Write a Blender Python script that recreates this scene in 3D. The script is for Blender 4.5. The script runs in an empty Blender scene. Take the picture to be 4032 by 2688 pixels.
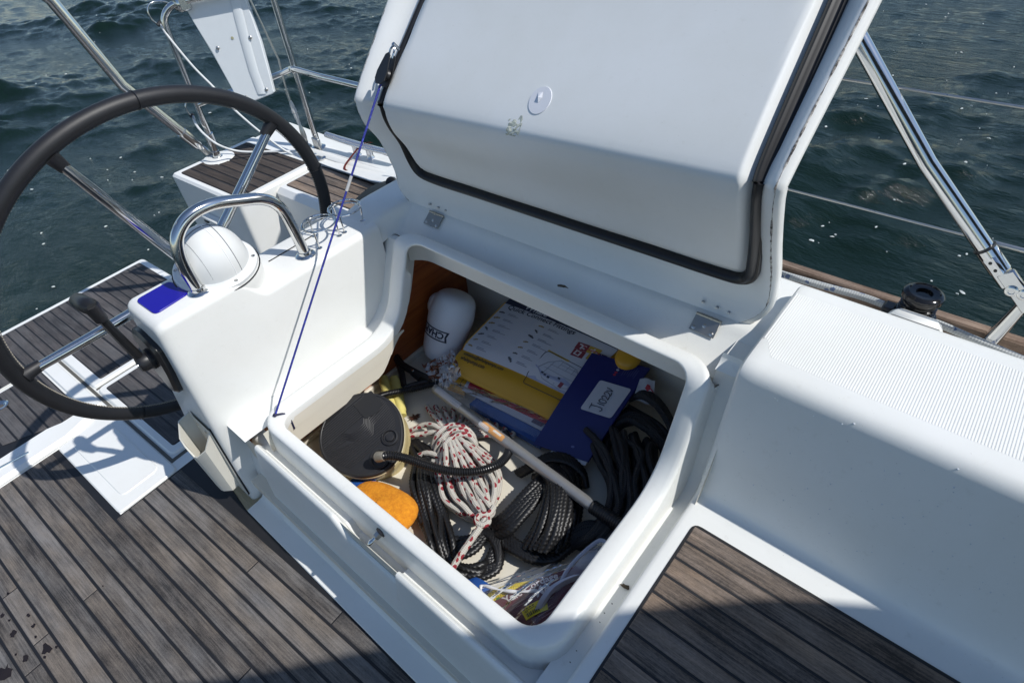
import bpy, bmesh, math, random
import numpy as np
from mathutils import Vector, Matrix

random.seed(7); np.random.seed(7)
PI = math.pi
SC = bpy.context.scene
COL = SC.collection

# ------------------------------------------------------------------ camera
# x = forward along the seat, y = outboard (port), z = up; cockpit floor at z = 0
CR = np.array([0.76405492, 0.64049870, -0.0773401])
CU = np.array([-0.39429199, 0.55847885, 0.72981861])
CD = np.array([-0.51064068, 0.52712692, -0.67925202])
CO = np.array([0., 0., 1.65])
FPX = 2300.0
cam = bpy.data.cameras.new('camera'); camo = bpy.data.objects.new('camera', cam); COL.objects.link(camo)
cam.sensor_width = 36.0; cam.lens = FPX / 4032 * 36.0; cam.clip_start = 0.05; cam.clip_end = 4000
camo.matrix_world = Matrix(((CR[0], CU[0], -CD[0], CO[0]), (CR[1], CU[1], -CD[1], CO[1]), (CR[2], CU[2], -CD[2], CO[2]), (0, 0, 0, 1)))
SC.camera = camo

# ------------------------------------------------------------------ light
SUN = np.array([.78, .27, 1.0]); SUN /= np.linalg.norm(SUN)
EL = math.asin(SUN[2])
w = bpy.data.worlds.new('World'); SC.world = w; w.use_nodes = True
nt = w.node_tree; nt.nodes.clear()
bg = nt.nodes.new('ShaderNodeBackground'); out = nt.nodes.new('ShaderNodeOutputWorld')
sky = nt.nodes.new('ShaderNodeTexSky'); sky.sky_type = 'NISHITA'; sky.sun_disc = False
sky.sun_elevation = EL; sky.sun_rotation = math.atan2(SUN[0], SUN[1])
sky.air_density = 1.0; sky.dust_density = 0.25; sky.ozone_density = 2.2
bg.inputs[1].default_value = 0.11
nt.links.new(sky.outputs[0], bg.inputs[0]); nt.links.new(bg.outputs[0], out.inputs[0])
sl = bpy.data.lights.new('sun', 'SUN'); so = bpy.data.objects.new('sun', sl); COL.objects.link(so)
sl.energy = 3.6; sl.angle = math.radians(0.55); sl.color = (1.0, .975, .93)
so.rotation_euler = Vector(SUN).to_track_quat('Z', 'Y').to_euler()
so.location = (3, 3, 6)
SC.view_settings.view_transform = 'Standard'; SC.view_settings.look = 'None'
SC.view_settings.exposure = 0.18; SC.view_settings.gamma = 1.0; SC.view_settings.use_curve_mapping = False
SC.cycles.max_bounces = 8
try:
    SC.cycles.use_denoising = True
except Exception:
    pass

# ------------------------------------------------------------------ helpers
AL = math.radians(-3.31781134)
CA, SA = math.cos(AL), math.sin(AL)
def cl(x, y, z=0.0):                       # centre-line axes of the hull -> seat axes
    return np.array([x * CA + y * SA, -x * SA + y * CA, z])
def uncl(P):
    return np.array([P[0] * CA - P[1] * SA, P[0] * SA + P[1] * CA, P[2]])
K = 4032 / 2352
def ray(x, y): return CD + CR * (x - 2016) / FPX - CU * (y - 1344) / FPX
def at(x, y, z):                           # point seen at (x, y) that lies at height z
    v = ray(x, y); return CO + v * ((z - CO[2]) / v[2])
def atk(x, y, z): return at(x * K, y * K, z)
def atx(x, y, X): v = ray(x, y); return CO + v * ((X - CO[0]) / v[0])
def aty(x, y, Y): v = ray(x, y); return CO + v * ((Y - CO[1]) / v[1])
def atp(x, y, P, n):
    v = ray(x, y); P = np.array(P); n = np.array(n); return CO + v * (((P - CO) @ n) / (v @ n))
def crop(a, b, ox, oy, s=3.92): return (ox + a / s, oy + b / s)
def V3(*a): return np.array(a, float)
def unit(v): v = np.array(v, float); return v / np.linalg.norm(v)
def lerp(a, b, t): return a + (b - a) * t
def sstep(a, b, x):
    t = min(1, max(0, (x - a) / (b - a))); return t * t * (3 - 2 * t)

def catmull(pts, n=8, closed=False):
    P = [np.array(p, float) for p in pts]; m = len(P); o = []
    for i in range(m if closed else m - 1):
        if closed: a, b, c, d = P[(i - 1) % m], P[i], P[(i + 1) % m], P[(i + 2) % m]
        else: a, b, c, d = P[max(i - 1, 0)], P[i], P[i + 1], P[min(i + 2, m - 1)]
        for k in range(n):
            t = k / n
            o.append(.5 * (2 * b + (c - a) * t + (2 * a - 5 * b + 4 * c - d) * t * t + (3 * b - a - 3 * c + d) * t ** 3))
    if not closed: o.append(P[-1])
    return o
def fillet(pts, r, n=5, closed=False):      # round the corners of a polyline
    P = [np.array(p, float) for p in pts]; m = len(P); o = []
    for i in range(m):
        if not closed and i in (0, m - 1): o.append(P[i]); continue
        a, b, c = P[i - 1], P[i], P[(i + 1) % m]
        ri = r[i] if isinstance(r, (list, tuple)) else r
        la, lc = np.linalg.norm(a - b), np.linalg.norm(c - b)
        q = min(ri, la * .49, lc * .49)
        if q < 1e-6: o.append(b); continue
        p0, p1 = b + (a - b) / la * q, b + (c - b) / lc * q
        for k in range(n + 1):
            t = k / n; o.append((1 - t) ** 2 * p0 + 2 * t * (1 - t) * b + t * t * p1)
    return o

class MB:
    def __init__(s): s.v = []; s.f = []; s.uv = {}; s.m = {}
    def add(s, vs, fs, uv=None, mi=0):
        o = len(s.v); s.v += [tuple(map(float, p)) for p in vs]
        for i, f in enumerate(fs):
            if uv is not None: s.uv[len(s.f)] = uv[i]
            if mi: s.m[len(s.f)] = mi
            s.f.append(tuple(o + j for j in f))
        return s
    def grid(s, rows, ci=False, cj=False, flip=False, uv=False, mi=0):
        n, m = len(rows), len(rows[0]); vs = [p for r in rows for p in r]; fs = []; us = []
        for i in range(n if ci else n - 1):
            for j in range(m if cj else m - 1):
                a, b, c, d = i * m + j, i * m + (j + 1) % m, ((i + 1) % n) * m + (j + 1) % m, ((i + 1) % n) * m + j
                fs.append((a, d, c, b) if flip else (a, b, c, d))
                if uv:
                    q = [(i / (n - 1), j / (m - 1)), (i / (n - 1), (j + 1) / (m - 1)), ((i + 1) / (n - 1), (j + 1) / (m - 1)), ((i + 1) / (n - 1), j / (m - 1))]
                    us.append([q[0], q[3], q[2], q[1]] if flip else q)
        return s.add(vs, fs, us if uv else None, mi)
    def tube(s, path, r, n=10, closed=False, caps=True, lobes=None, mi=0):
        P = [np.array(p, float) for p in path]; m = len(P)
        T = []
        for i in range(m):
            a = P[(i - 1) % m] if closed or i > 0 else P[i]; b = P[(i + 1) % m] if closed or i < m - 1 else P[i]
            T.append(unit(b - a + 1e-12))
        ref = np.array([0, 0, 1.0]) if abs(T[0][2]) < .9 else np.array([1.0, 0, 0])
        nrm = unit(np.cross(np.cross(T[0], ref), T[0])); rows = []; L = 0; Ls = []
        for i in range(m):
            if i: L += np.linalg.norm(P[i] - P[i - 1]); nrm = unit(nrm - T[i] * (nrm @ T[i]))
            Ls.append(L); bn = np.cross(T[i], nrm); ri = r[i] if hasattr(r, '__len__') else r; row = []
            for j in range(n):
                a = 2 * PI * j / n
                rr = ri if not lobes else ri * (1 + lobes[1] * math.cos(lobes[0] * (a - L * lobes[2])))
                row.append(P[i] + (nrm * math.cos(a) + bn * math.sin(a)) * rr)
            rows.append(row)
        vs = [p for q in rows for p in q]; fs = []; us = []
        for i in range(m if closed else m - 1):
            i2 = (i + 1) % m; l2 = Ls[i2] if i2 else L + np.linalg.norm(P[0] - P[-1])
            for j in range(n):
                fs.append((i * n + j, i2 * n + j, i2 * n + (j + 1) % n, i * n + (j + 1) % n)[::-1])
                us.append([(Ls[i], j / n), (l2, j / n), (l2, (j + 1) / n), (Ls[i], (j + 1) / n)][::-1])
        if caps and not closed:
            fs.append(tuple(range(n))[::1]); us.append([(0, 0)] * n); fs.append(tuple((m - 1) * n + j for j in range(n))[::-1]); us.append([(0, 0)] * n)
        return s.add(vs, fs, us, mi)
    def lathe(s, prof, o=(0, 0, 0), ax=(0, 0, 1), n=24, mi=0, sx=1.0, ref=None):
        ax = unit(ax); o = np.array(o, float)
        if ref is None: ref = V3(1, 0, 0) if abs(ax[0]) < .9 else V3(0, 1, 0)
        e1 = unit(ref - ax * (np.array(ref) @ ax)); e2 = np.cross(ax, e1); rows = []
        for r, h in prof: rows.append([o + ax * h + (e1 * math.cos(2 * PI * j / n) * sx + e2 * math.sin(2 * PI * j / n)) * r for j in range(n)])
        return s.grid(rows, cj=True, flip=True, mi=mi)
    def slab(s, poly, z0, z1, ch=0.0015, bot=False, mi=0):      # prism over a plan polygon with a chamfered top
        P = [np.array(p[:2], float) for p in poly]; m = len(P)
        if sum(P[i][0] * P[(i + 1) % m][1] - P[(i + 1) % m][0] * P[i][1] for i in range(m)) < 0: P = P[::-1]
        ins = []
        for i in range(m):
            d1 = unit(P[i] - P[i - 1]); d2 = unit(P[(i + 1) % m] - P[i]); n1 = V3(-d1[1], d1[0]); n2 = V3(-d2[1], d2[0])
            b = n1 + n2; ins.append(P[i] + b / max(.3, (b @ b) / 2) * ch)
        vs = [(*p, z0) for p in P] + [(*p, z1 - ch) for p in P] + [(*p, z1) for p in ins]
        fs = [(i, (i + 1) % m, m + (i + 1) % m, m + i) for i in range(m)] + [(m + i, m + (i + 1) % m, 2 * m + (i + 1) % m, 2 * m + i) for i in range(m)] + [tuple(range(2 * m, 3 * m))]
        if bot: fs.append(tuple(range(m))[::-1])
        return s.add(vs, fs, None, mi)
    def box(s, c, sz, M=None, ch=.1, mi=0):                       # chamfered box, M = 3 axis rows
        M = np.eye(3) if M is None else np.array(M); h = np.array(sz, float) / 2; k = ch * min(h)
        b = bmesh.new(); bmesh.ops.create_cube(b, size=2)
        for vv in b.verts: vv.co = Vector((vv.co.x * h[0], vv.co.y * h[1], vv.co.z * h[2]))
        if ch: bmesh.ops.bevel(b, geom=b.edges[:], offset=k, segments=1, affect='EDGES')
        b.verts.index_update(); vs = [np.array(c) + np.array(vv.co) @ M for vv in b.verts]; fs = [tuple(vv.index for vv in f.verts) for f in b.faces]; b.free()
        return s.add(vs, fs, None, mi)
    def ball(s, c, r, M=None, n=16, mi=0):
        M = np.eye(3) if M is None else np.array(M); r = np.array(r if hasattr(r, '__len__') else (r, r, r)); rows = []
        for i in range(n // 2 + 1):
            t = PI * i / (n // 2)
            rows.append([np.array(c) + (np.array([math.sin(t) * math.cos(2 * PI * j / n), math.sin(t) * math.sin(2 * PI * j / n), math.cos(t)]) * r) @ M for j in range(n)])
        return s.grid(rows, cj=True, mi=mi)
    def build(s, name, mat, parent=None, smooth=40, origin=None, kind=None):
        me = bpy.data.meshes.new(name); vs = s.v
        if origin is not None: vs = [(a[0] - origin[0], a[1] - origin[1], a[2] - origin[2]) for a in vs]
        me.from_pydata(vs, [], s.f)
        if s.uv:
            ul = me.uv_layers.new(name='uv'); arr = np.zeros((len(me.loops), 2), np.float32)
            for p in me.polygons:
                if p.index in s.uv: arr[p.loop_start:p.loop_start + p.loop_total] = s.uv[p.index]
            ul.data.foreach_set('uv', arr.ravel())
        for mm in (mat if isinstance(mat, (list, tuple)) else [mat]): me.materials.append(mm)
        if s.m:
            mi = np.zeros(len(me.polygons), np.int32)
            for a, b in s.m.items(): mi[a] = b
            me.polygons.foreach_set('material_index', mi)
        if smooth:
            me.polygons.foreach_set('use_smooth', np.ones(len(me.polygons), bool))
            me.set_sharp_from_angle(angle=math.radians(smooth))
        me.update(); o = bpy.data.objects.new(name, me); COL.objects.link(o)
        if origin is not None: o.location = origin
        if parent is not None: adopt(o, parent)
        if kind: o['kind'] = kind
        return o
def wpos(o):
    p = Vector(o.location)
    return p
def adopt(o, parent):
    o.parent = parent
    if parent.parent is None: loc = Vector(parent.location)
    else: loc = Vector(parent.location)
    o.matrix_parent_inverse = Matrix.Translation(-loc)
def thing(name, loc, label, cat, group=None):
    o = bpy.data.objects.new(name, None); COL.objects.link(o); o.location = tuple(map(float, loc)); o.empty_display_size = .05
    o['label'] = label; o['category'] = cat
    if group: o['group'] = group
    return o
def tag(o, label, cat, group=None):
    o['label'] = label; o['category'] = cat
    if group: o['group'] = group
    return o
def text_mb(txt, size, fn, mb=None, align='LEFT', shear=0.0, res=2, bold=0.0, mi=0):   # lettering as flat mesh mapped through fn(x, y)
    cu = bpy.data.curves.new('lettering', 'FONT'); cu.body = txt; cu.size = size; cu.align_x = align; cu.shear = shear; cu.resolution_u = res; cu.offset = bold
    o = bpy.data.objects.new('lettering', cu); COL.objects.link(o); dg = bpy.context.evaluated_depsgraph_get(); dg.update()
    me = bpy.data.meshes.new_from_object(o.evaluated_get(dg)); mb = mb or MB()
    mb.add([fn(p.co.x, p.co.y) for p in me.vertices], [tuple(p.vertices) for p in me.polygons], None, mi)
    bpy.data.objects.remove(o); bpy.data.curves.remove(cu); bpy.data.meshes.remove(me)
    return mb

# ------------------------------------------------------------------ materials
class NT:
    def __init__(s, name):
        s.m = bpy.data.materials.new(name); s.m.use_nodes = True; s.t = s.m.node_tree; s.t.nodes.clear()
        s.o = s.n('ShaderNodeOutputMaterial'); s.b = s.n('ShaderNodeBsdfPrincipled'); s.l(s.b, 0, s.o, 0)
    def n(s, typ, **k):
        x = s.t.nodes.new(typ)
        for a, b in k.items():
            if hasattr(x, a): setattr(x, a, b)
        return x
    def l(s, a, ai, b, bi): s.t.links.new(a.outputs[ai], b.inputs[bi])
    def set(s, **k):
        for a, b in k.items(): s.b.inputs[a.replace('_', ' ')].default_value = b
        return s
    def noise(s, vec, scale, detail=4, rough=.6, dim=None):
        x = s.n('ShaderNodeTexNoise'); x.inputs['Scale'].default_value = scale; x.inputs['Detail'].default_value = detail; x.inputs['Roughness'].default_value = rough
        if vec: s.t.links.new(vec, x.inputs['Vector'])
        return x
    def ramp(s, fac, stops, interp='LINEAR'):
        x = s.n('ShaderNodeValToRGB'); x.color_ramp.interpolation = interp; e = x.color_ramp.elements
        while len(e) > 1: e.remove(e[-1])
        e[0].position = stops[0][0]; e[0].color = (*stops[0][1], 1) if len(stops[0][1]) == 3 else stops[0][1]
        for p, c in stops[1:]:
            q = e.new(p); q.color = (*c, 1) if len(c) == 3 else c
        s.t.links.new(fac, x.inputs[0]); return x
    def mapping(s, vec, scale=(1, 1, 1), loc=None, rot=None):
        x = s.n('ShaderNodeMapping'); x.inputs['Scale'].default_value = scale
        if rot: x.inputs['Rotation'].default_value = rot
        s.t.links.new(vec, x.inputs['Vector'])
        if loc is not None: s.t.links.new(loc, x.inputs['Location'])
        return x.outputs[0]
    def math(s, op, a, b=None, c=None):
        x = s.n('ShaderNodeMath'); x.operation = op
        for i, q in enumerate((a, b, c)):
            if q is None: continue
            if isinstance(q, (int, float)): x.inputs[i].default_value = q
            else: s.t.links.new(q, x.inputs[i])
        return x.outputs[0]
    def mix(s, f, a, b, mode='MIX'):
        x = s.n('ShaderNodeMix'); x.data_type = 'RGBA'; x.blend_type = mode
        for i, q in ((0, f), (6, a), (7, b)):
            if isinstance(q, (int, float)): x.inputs[i].default_value = q
            elif isinstance(q, (tuple, list)): x.inputs[i].default_value = (*q, 1)
            else: s.t.links.new(q, x.inputs[i])
        return x.outputs[2]
    def bump(s, h, strength=.3, dist=.002):
        x = s.n('ShaderNodeBump'); x.inputs['Strength'].default_value = strength; x.inputs['Distance'].default_value = dist
        s.t.links.new(h, x.inputs['Height']); s.t.links.new(x.outputs[0], s.b.inputs['Normal']); return x
    def pos(s): return s.n('ShaderNodeNewGeometry').outputs['Position']
    def objc(s): return s.n('ShaderNodeTexCoord').outputs['Object']
    def uv(s): return s.n('ShaderNodeTexCoord').outputs['UV']
    def rnd(s): return s.n('ShaderNodeObjectInfo').outputs['Random']

def plain(name, col, rough=.5, metal=0.0, var=.12, scale=30, bump=0.0, bscale=200, bdist=.001, **k):
    t = NT(name); p = t.pos(); a = t.noise(p, scale, 5)
    c = t.mix(a.outputs[0], tuple(x * (1 - var) for x in col), tuple(min(1, x * (1 + var)) for x in col))
    t.t.links.new(c, t.b.inputs['Base Color']); t.set(Roughness=rough, Metallic=metal)
    for q, z in k.items(): t.b.inputs[q.replace('_', ' ')].default_value = z
    if bump: t.bump(t.noise(p, bscale, 3).outputs[0], bump, bdist)
    return t.m
def gelcoat(name, col=(.80, .80, .775), rough=.28, dirt=.5):
    t = NT(name); p = t.pos()
    big = t.noise(p, 3.2, 6, .62); fine = t.noise(p, 46, 5, .7); spk = t.noise(p, 240, 2, .5)
    c1 = t.mix(t.ramp(big.outputs[0], [(.35, (0, 0, 0)), (.75, (1, 1, 1))]).outputs[0], col, tuple(x * y for x, y in zip(col, (.93, .925, .90))))
    f2 = t.ramp(fine.outputs[0], [(.60, (0, 0, 0)), (.80, (1, 1, 1))]).outputs[0]
    c2 = t.mix(t.math('MULTIPLY', f2, .35 * dirt), c1, (.50, .48, .42))
    f3 = t.ramp(spk.outputs[0], [(.735, (0, 0, 0)), (.78, (1, 1, 1))]).outputs[0]
    c3 = t.mix(t.math('MULTIPLY', f3, .5 * dirt), c2, (.25, .23, .20))
    t.t.links.new(c3, t.b.inputs['Base Color'])
    r = t.n('ShaderNodeMapRange'); t.l(fine, 0, r, 0); r.inputs[3].default_value = rough - .06; r.inputs[4].default_value = rough + .16
    t.l(r, 0, t.b, 'Roughness'); t.set(IOR=1.48)
    t.bump(t.noise(p, 90, 3).outputs[0], .06, .002)
    return t.m
def teak(name, dark, light, grey=.5, contrast=1.0):
    t = NT(name); o = t.objc(); r = t.rnd()
    off = t.n('ShaderNodeCombineXYZ'); t.t.links.new(t.math('MULTIPLY', r, 37.0), off.inputs[0]); t.t.links.new(t.math('MULTIPLY', r, 91.0), off.inputs[1])
    g1 = t.noise(t.mapping(o, (5, 190, 60), off.outputs[0]), 1.0, 8, .68)
    g2 = t.noise(t.mapping(o, (14, 520, 200), off.outputs[0]), 1.0, 5, .6)
    bl = t.noise(t.mapping(o, (6, 16, 16), off.outputs[0]), 1.0, 6, .65)
    sp = t.noise(t.mapping(o, (160, 420, 160), off.outputs[0]), 1.0, 4, .7)
    f = t.math('ADD', t.math('MULTIPLY', g1.outputs[0], .55), t.math('ADD', t.math('MULTIPLY', g2.outputs[0], .25), t.math('MULTIPLY', sp.outputs[0], .30)))
    f = t.math('ADD', f, t.math('MULTIPLY', t.math('SUBTRACT', bl.outputs[0], .5), .55))
    f = t.math('ADD', f, t.math('MULTIPLY', t.math('SUBTRACT', r, .5), .16))
    mid = tuple((a + b) / 2 for a, b in zip(dark, light))
    w = .19 / contrast
    cr = t.ramp(f, [(.55 - w, dark), (.55, mid), (.55 + w, light)])
    # weathered grey film in patches
    gm = t.noise(t.mapping(o, (3.1, 9, 9), off.outputs[0]), 1.0, 5, .6)
    gf = t.math('MULTIPLY', t.ramp(gm.outputs[0], [(.40, (0, 0, 0)), (.66, (1, 1, 1))]).outputs[0], grey)
    lum = t.n('ShaderNodeRGBToBW'); t.l(cr, 0, lum, 0)
    gcol = t.n('ShaderNodeCombineXYZ')
    for i, q in enumerate((.97, 1.0, 1.06)): t.t.links.new(t.math('MULTIPLY', lum.outputs[0], q), gcol.inputs[i])
    c = t.mix(gf, cr.outputs[0], gcol.outputs[0])
    # small dark blotches
    st = t.noise(t.pos(), 22, 4, .6); sf = t.ramp(st.outputs[0], [(.66, (0, 0, 0)), (.74, (1, 1, 1))]).outputs[0]
    c = t.mix(t.math('MULTIPLY', sf, .35), c, tuple(x * .45 for x in dark))
    t.t.links.new(c, t.b.inputs['Base Color']); t.set(Roughness=.72)
    t.b.inputs['Specular IOR Level'].default_value = .3
    t.bump(t.math('ADD', g2.outputs[0], sp.outputs[0]), .45, .0012)
    return t.m
def metal(name, col=(.62, .62, .61), rough=.14, var=.05):
    t = NT(name); p = t.pos(); a = t.noise(p, 60, 5, .7)
    t.set(Metallic=1.0); t.b.inputs['Base Color'].default_value = (*col, 1)
    r = t.n('ShaderNodeMapRange'); t.l(a, 0, r, 0); r.inputs[3].default_value = rough * .6; r.inputs[4].default_value = rough * 1.6
    t.l(r, 0, t.b, 'Roughness')
    return t.m

M = {}
M['gel'] = gelcoat('white_gelcoat')
M['gel2'] = gelcoat('worn_gelcoat', (.77, .775, .75), .34, .9)
M['gelin'] = gelcoat('raw_moulding', (.66, .62, .53), .5, .8)
M['teak'] = teak('weathered_teak', (.034, .030, .029), (.225, .190, .158), .60, 1.12)
M['teakw'] = teak('warm_teak', (.042, .033, .027), (.29, .21, .15), .38, 1.2)
M['teakd'] = teak('wet_dark_teak', (.022, .018, .016), (.085, .066, .055), .25)
M['teaka'] = teak('dark_grey_teak', (.030, .028, .030), (.125, .112, .108), .6)
M['caulk'] = plain('black_caulk', (.010, .010, .012), .55, var=.3, bump=.2)
M['chrome'] = metal('polished_steel', (.66, .66, .65), .10)
M['steel'] = metal('dull_steel', (.50, .49, .47), .28)
M['rubber'] = plain('black_rubber', (.012, .012, .014), .42, var=.2)
M['blackp'] = plain('black_plastic', (.014, .014, .015), .35, var=.25)
M['leather'] = plain('black_leather', (.013, .013, .015), .50, var=.25, bump=.35, bscale=700, bdist=.0006)
M['thread'] = plain('pale_thread', (.30, .27, .22), .8)

# ------------------------------------------------------------------ the sea
def make_sea():
    N, Lx = 640, 36.0
    kx = np.fft.fftfreq(N, Lx / N) * 2 * PI; KX, KY = np.meshgrid(kx, kx, indexing='ij'); k = np.hypot(KX, KY); k[0, 0] = 1e-6
    wd = unit((.55, -.83)); rng = np.random.default_rng(5)
    cosd = (KX * wd[0] + KY * wd[1]) / k
    Lw = 4.2 ** 2 / 9.81
    S = np.exp(-1 / (k * Lw) ** 2) / k ** 3.15 * (.16 + np.abs(cosd) ** 2) * np.exp(-(k * .022) ** 2)
    S[0, 0] = 0
    h = np.real(np.fft.ifft2(np.sqrt(S) * (rng.normal(size=(N, N)) + 1j * rng.normal(size=(N, N)))))
    h = h / h.std() * .036
    h = h + .40 * (h ** 2 / .036 - .036)
    ax = (np.arange(N) / N - .5) * Lx; cx, cy = -8.0, 7.0
    e = np.clip((Lx / 2 - np.abs(ax)) / 2.5, 0, 1); h *= np.minimum.outer(e, e)
    Xg, Yg = np.meshgrid(ax + cx, ax + cy, indexing='ij')
    co = np.stack([Xg, Yg, h - .85], -1).reshape(-1, 3)
    idx = np.arange(N * N).reshape(N, N)
    q = np.stack([idx[:-1, :-1], idx[1:, :-1], idx[1:, 1:], idx[:-1, 1:]], -1).reshape(-1, 4)
    # outer skirt to the horizon
    b = [idx[0, 0], idx[-1, 0], idx[-1, -1], idx[0, -1]]
    big = np.array([[-1500, -1500, -.85], [1500, -1500, -.85], [1500, 1500, -.85], [-1500, 1500, -.85]], float)
    ring = []
    edges = [idx[:, 0], idx[-1, :], idx[::-1, -1], idx[0, ::-1]]
    nv = len(co); co = np.vstack([co, big]); me = bpy.data.meshes.new('sea')
    faces_n = len(q); me.vertices.add(len(co)); me.vertices.foreach_set('co', co.ravel())
    polys = [list(e2[::-1]) + [nv + i, nv + (i + 1) % 4] for i, e2 in enumerate(edges)]
    loops = np.concatenate([q.ravel()] + [np.array(p) for p in polys]); starts = list(range(0, faces_n * 4, 4)); tot = [4] * faces_n; s0 = faces_n * 4
    for p in polys: starts.append(s0); tot.append(len(p)); s0 += len(p)
    me.loops.add(len(loops)); me.loops.foreach_set('vertex_index', loops.astype(np.int32)); me.polygons.add(len(starts))
    me.polygons.foreach_set('loop_start', np.array(starts, np.int32)); me.polygons.foreach_set('loop_total', np.array(tot, np.int32))
    me.polygons.foreach_set('use_smooth', np.ones(len(starts), bool)); me.update(); me.validate()
    t = NT('sea_water'); p = t.pos()
    n1 = t.noise(t.mapping(p, (1.7, 5.2, 3), rot=(0, 0, .45)), 1.6, 8, .62); n2 = t.noise(p, 26, 5, .6)
    hh = t.math('ADD', t.math('MULTIPLY', n1.outputs[0], 1.0), t.math('MULTIPLY', n2.outputs[0], .16))
    t.bump(hh, .42, .075)
    a = t.noise(p, .35, 3)
    t.t.links.new(t.mix(a.outputs[0], (.0040, .0130, .0095), (.0065, .0165, .0130)), t.b.inputs['Base Color'])
    t.set(Roughness=.06, IOR=1.333, Specular_IOR_Level=.36)
    me.materials.append(t.m); o = bpy.data.objects.new('sea', me); COL.objects.link(o); o['kind'] = 'structure'
    # foam flecks drifting on the surface
    mb = MB(); r = random.Random(3)
    def hz(x, y):
        i = int((x - cx + Lx / 2) / Lx * N); j = int((y - cy + Lx / 2) / Lx * N)
        return h[i, j] - .85 if 0 <= i < N and 0 <= j < N else -.85
    n = 0
    while n < 150:
        if r.random() < .5: px, py = r.uniform(3000, 4032), r.uniform(0, 1150)
        else: px, py = r.uniform(-50, 1500), r.uniform(0, 1300)
        c = at(px, py, -.85)
        if np.hypot(c[0], c[1]) > 20: continue
        n += 1; s = r.uniform(.0035, .011) * (1.8 if r.random() < .10 else 1); m = 7; a0 = r.random() * 6
        el = r.uniform(1, 2.2); z = hz(c[0], c[1]) + .006
        ring = [(c[0] + s * el * math.cos(a0) * math.cos(2 * PI * i / m) - s * math.sin(a0) * math.sin(2 * PI * i / m), c[1] + s * el * math.sin(a0) * math.cos(2 * PI * i / m) + s * math.cos(a0) * math.sin(2 * PI * i / m), z - .003) for i in range(m)]
        ring = [(x + r.uniform(-.3, .3) * s, y + r.uniform(-.3, .3) * s, zz) for x, y, zz in ring]
        mb.add(ring + [(c[0], c[1], z + .004)], [(i, (i + 1) % m, m) for i in range(m)])
    f = mb.build('foam', plain('sea_foam', (.55, .58, .56), .7)); f['kind'] = 'stuff'; f['label'] = 'white foam flecks drifting on the dark water'
make_sea()

# ------------------------------------------------------------------ planks
def plank(parent, poly, z0, z1, mat, ch=.0016):
    P = [np.array(p, float) for p in poly]; c = sum(P) / len(P)
    d = unit(P[1] - P[0]); ang = math.atan2(d[1], d[0])
    ca, sa = math.cos(-ang), math.sin(-ang)
    loc = [((p[0] - c[0]) * ca - (p[1] - c[1]) * sa, (p[0] - c[0]) * sa + (p[1] - c[1]) * ca) for p in P]
    mb = MB().slab(loc, z0, z1, ch)
    o = mb.build('plank', mat, None, smooth=0); o.location = (c[0], c[1], 0); o.rotation_euler = (0, 0, ang)
    if parent is not None:
        adopt(o, parent)
    return o
def clip_poly(poly, a, b):                 # keep the part of poly left of the line a -> b
    a, b = np.array(a[:2], float), np.array(b[:2], float); n = V3(-(b - a)[1], (b - a)[0]); o = []
    for i in range(len(poly)):
        p, q = np.array(poly[i][:2], float), np.array(poly[(i + 1) % len(poly)][:2], float); dp, dq = (p - a) @ n, (q - a) @ n
        if dp >= 0: o.append(p)
        if dp * dq < 0: o.append(p + (q - p) * dp / (dp - dq))
    return o

# cockpit floor: black bedding with teak planks laid along the centre line
floor = MB().slab([cl(-2.30, -1.7), cl(1.1, -1.7), V3(1.1, .1455), V3(-1.45, .1455), cl(-1.72, .28), cl(-2.30, .28)], -.06, -.0022, .001).build('cockpit_floor', M['caulk'], kind='structure')
PITCH = .0488
def butt(a, b): q = (uncl(at(*a, 0)) + uncl(at(*b, 0))) / 2; return q[0], q[1]
butts = [butt(*q) for q in (((328, 2364), (385, 2316)), ((934, 2683), (990, 2625)), ((1302, 2459), (1345, 2408)), ((970, 2252), (1018, 2207)), ((168, 2609), (94, 2658)), ((68, 2321), (8, 2344)))]
for r in range(-24, 4):
    y0, y1 = r * PITCH - .001 + .0038, (r + 1) * PITCH - .001 - .0038
    xa = -2.263 if y1 < -.03 else -1.772
    cuts = sorted([b[0] for b in butts if y0 - .004 < b[1] < y1 + .004] + ([] if r > -8 else [-1.9 + (r * 37 % 13) * .11]))
    xs = [xa] + cuts + [1.05]
    for a, b in zip(xs[:-1], xs[1:]):
        if b - a < .03: continue
        aa = a + (.002 if a != xa else 0); bb = b - (.002 if b != 1.05 else 0)
        poly = [cl(aa, y0), cl(bb, y0), cl(bb, y1), cl(aa, y1)]
        poly = clip_poly(poly, (2, .1395), (-3, .1395)) if y1 > -.05 else poly
        poly = clip_poly(poly, (2, .1395), (-3, .1395)) if False else poly
        if len(poly) < 3: continue
        # clip against the moulded edge (its outboard side is y > .1395)
        plank(floor, poly, -.012, 0.0 + random.uniform(-.0004, .0004), M['teak'])

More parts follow.
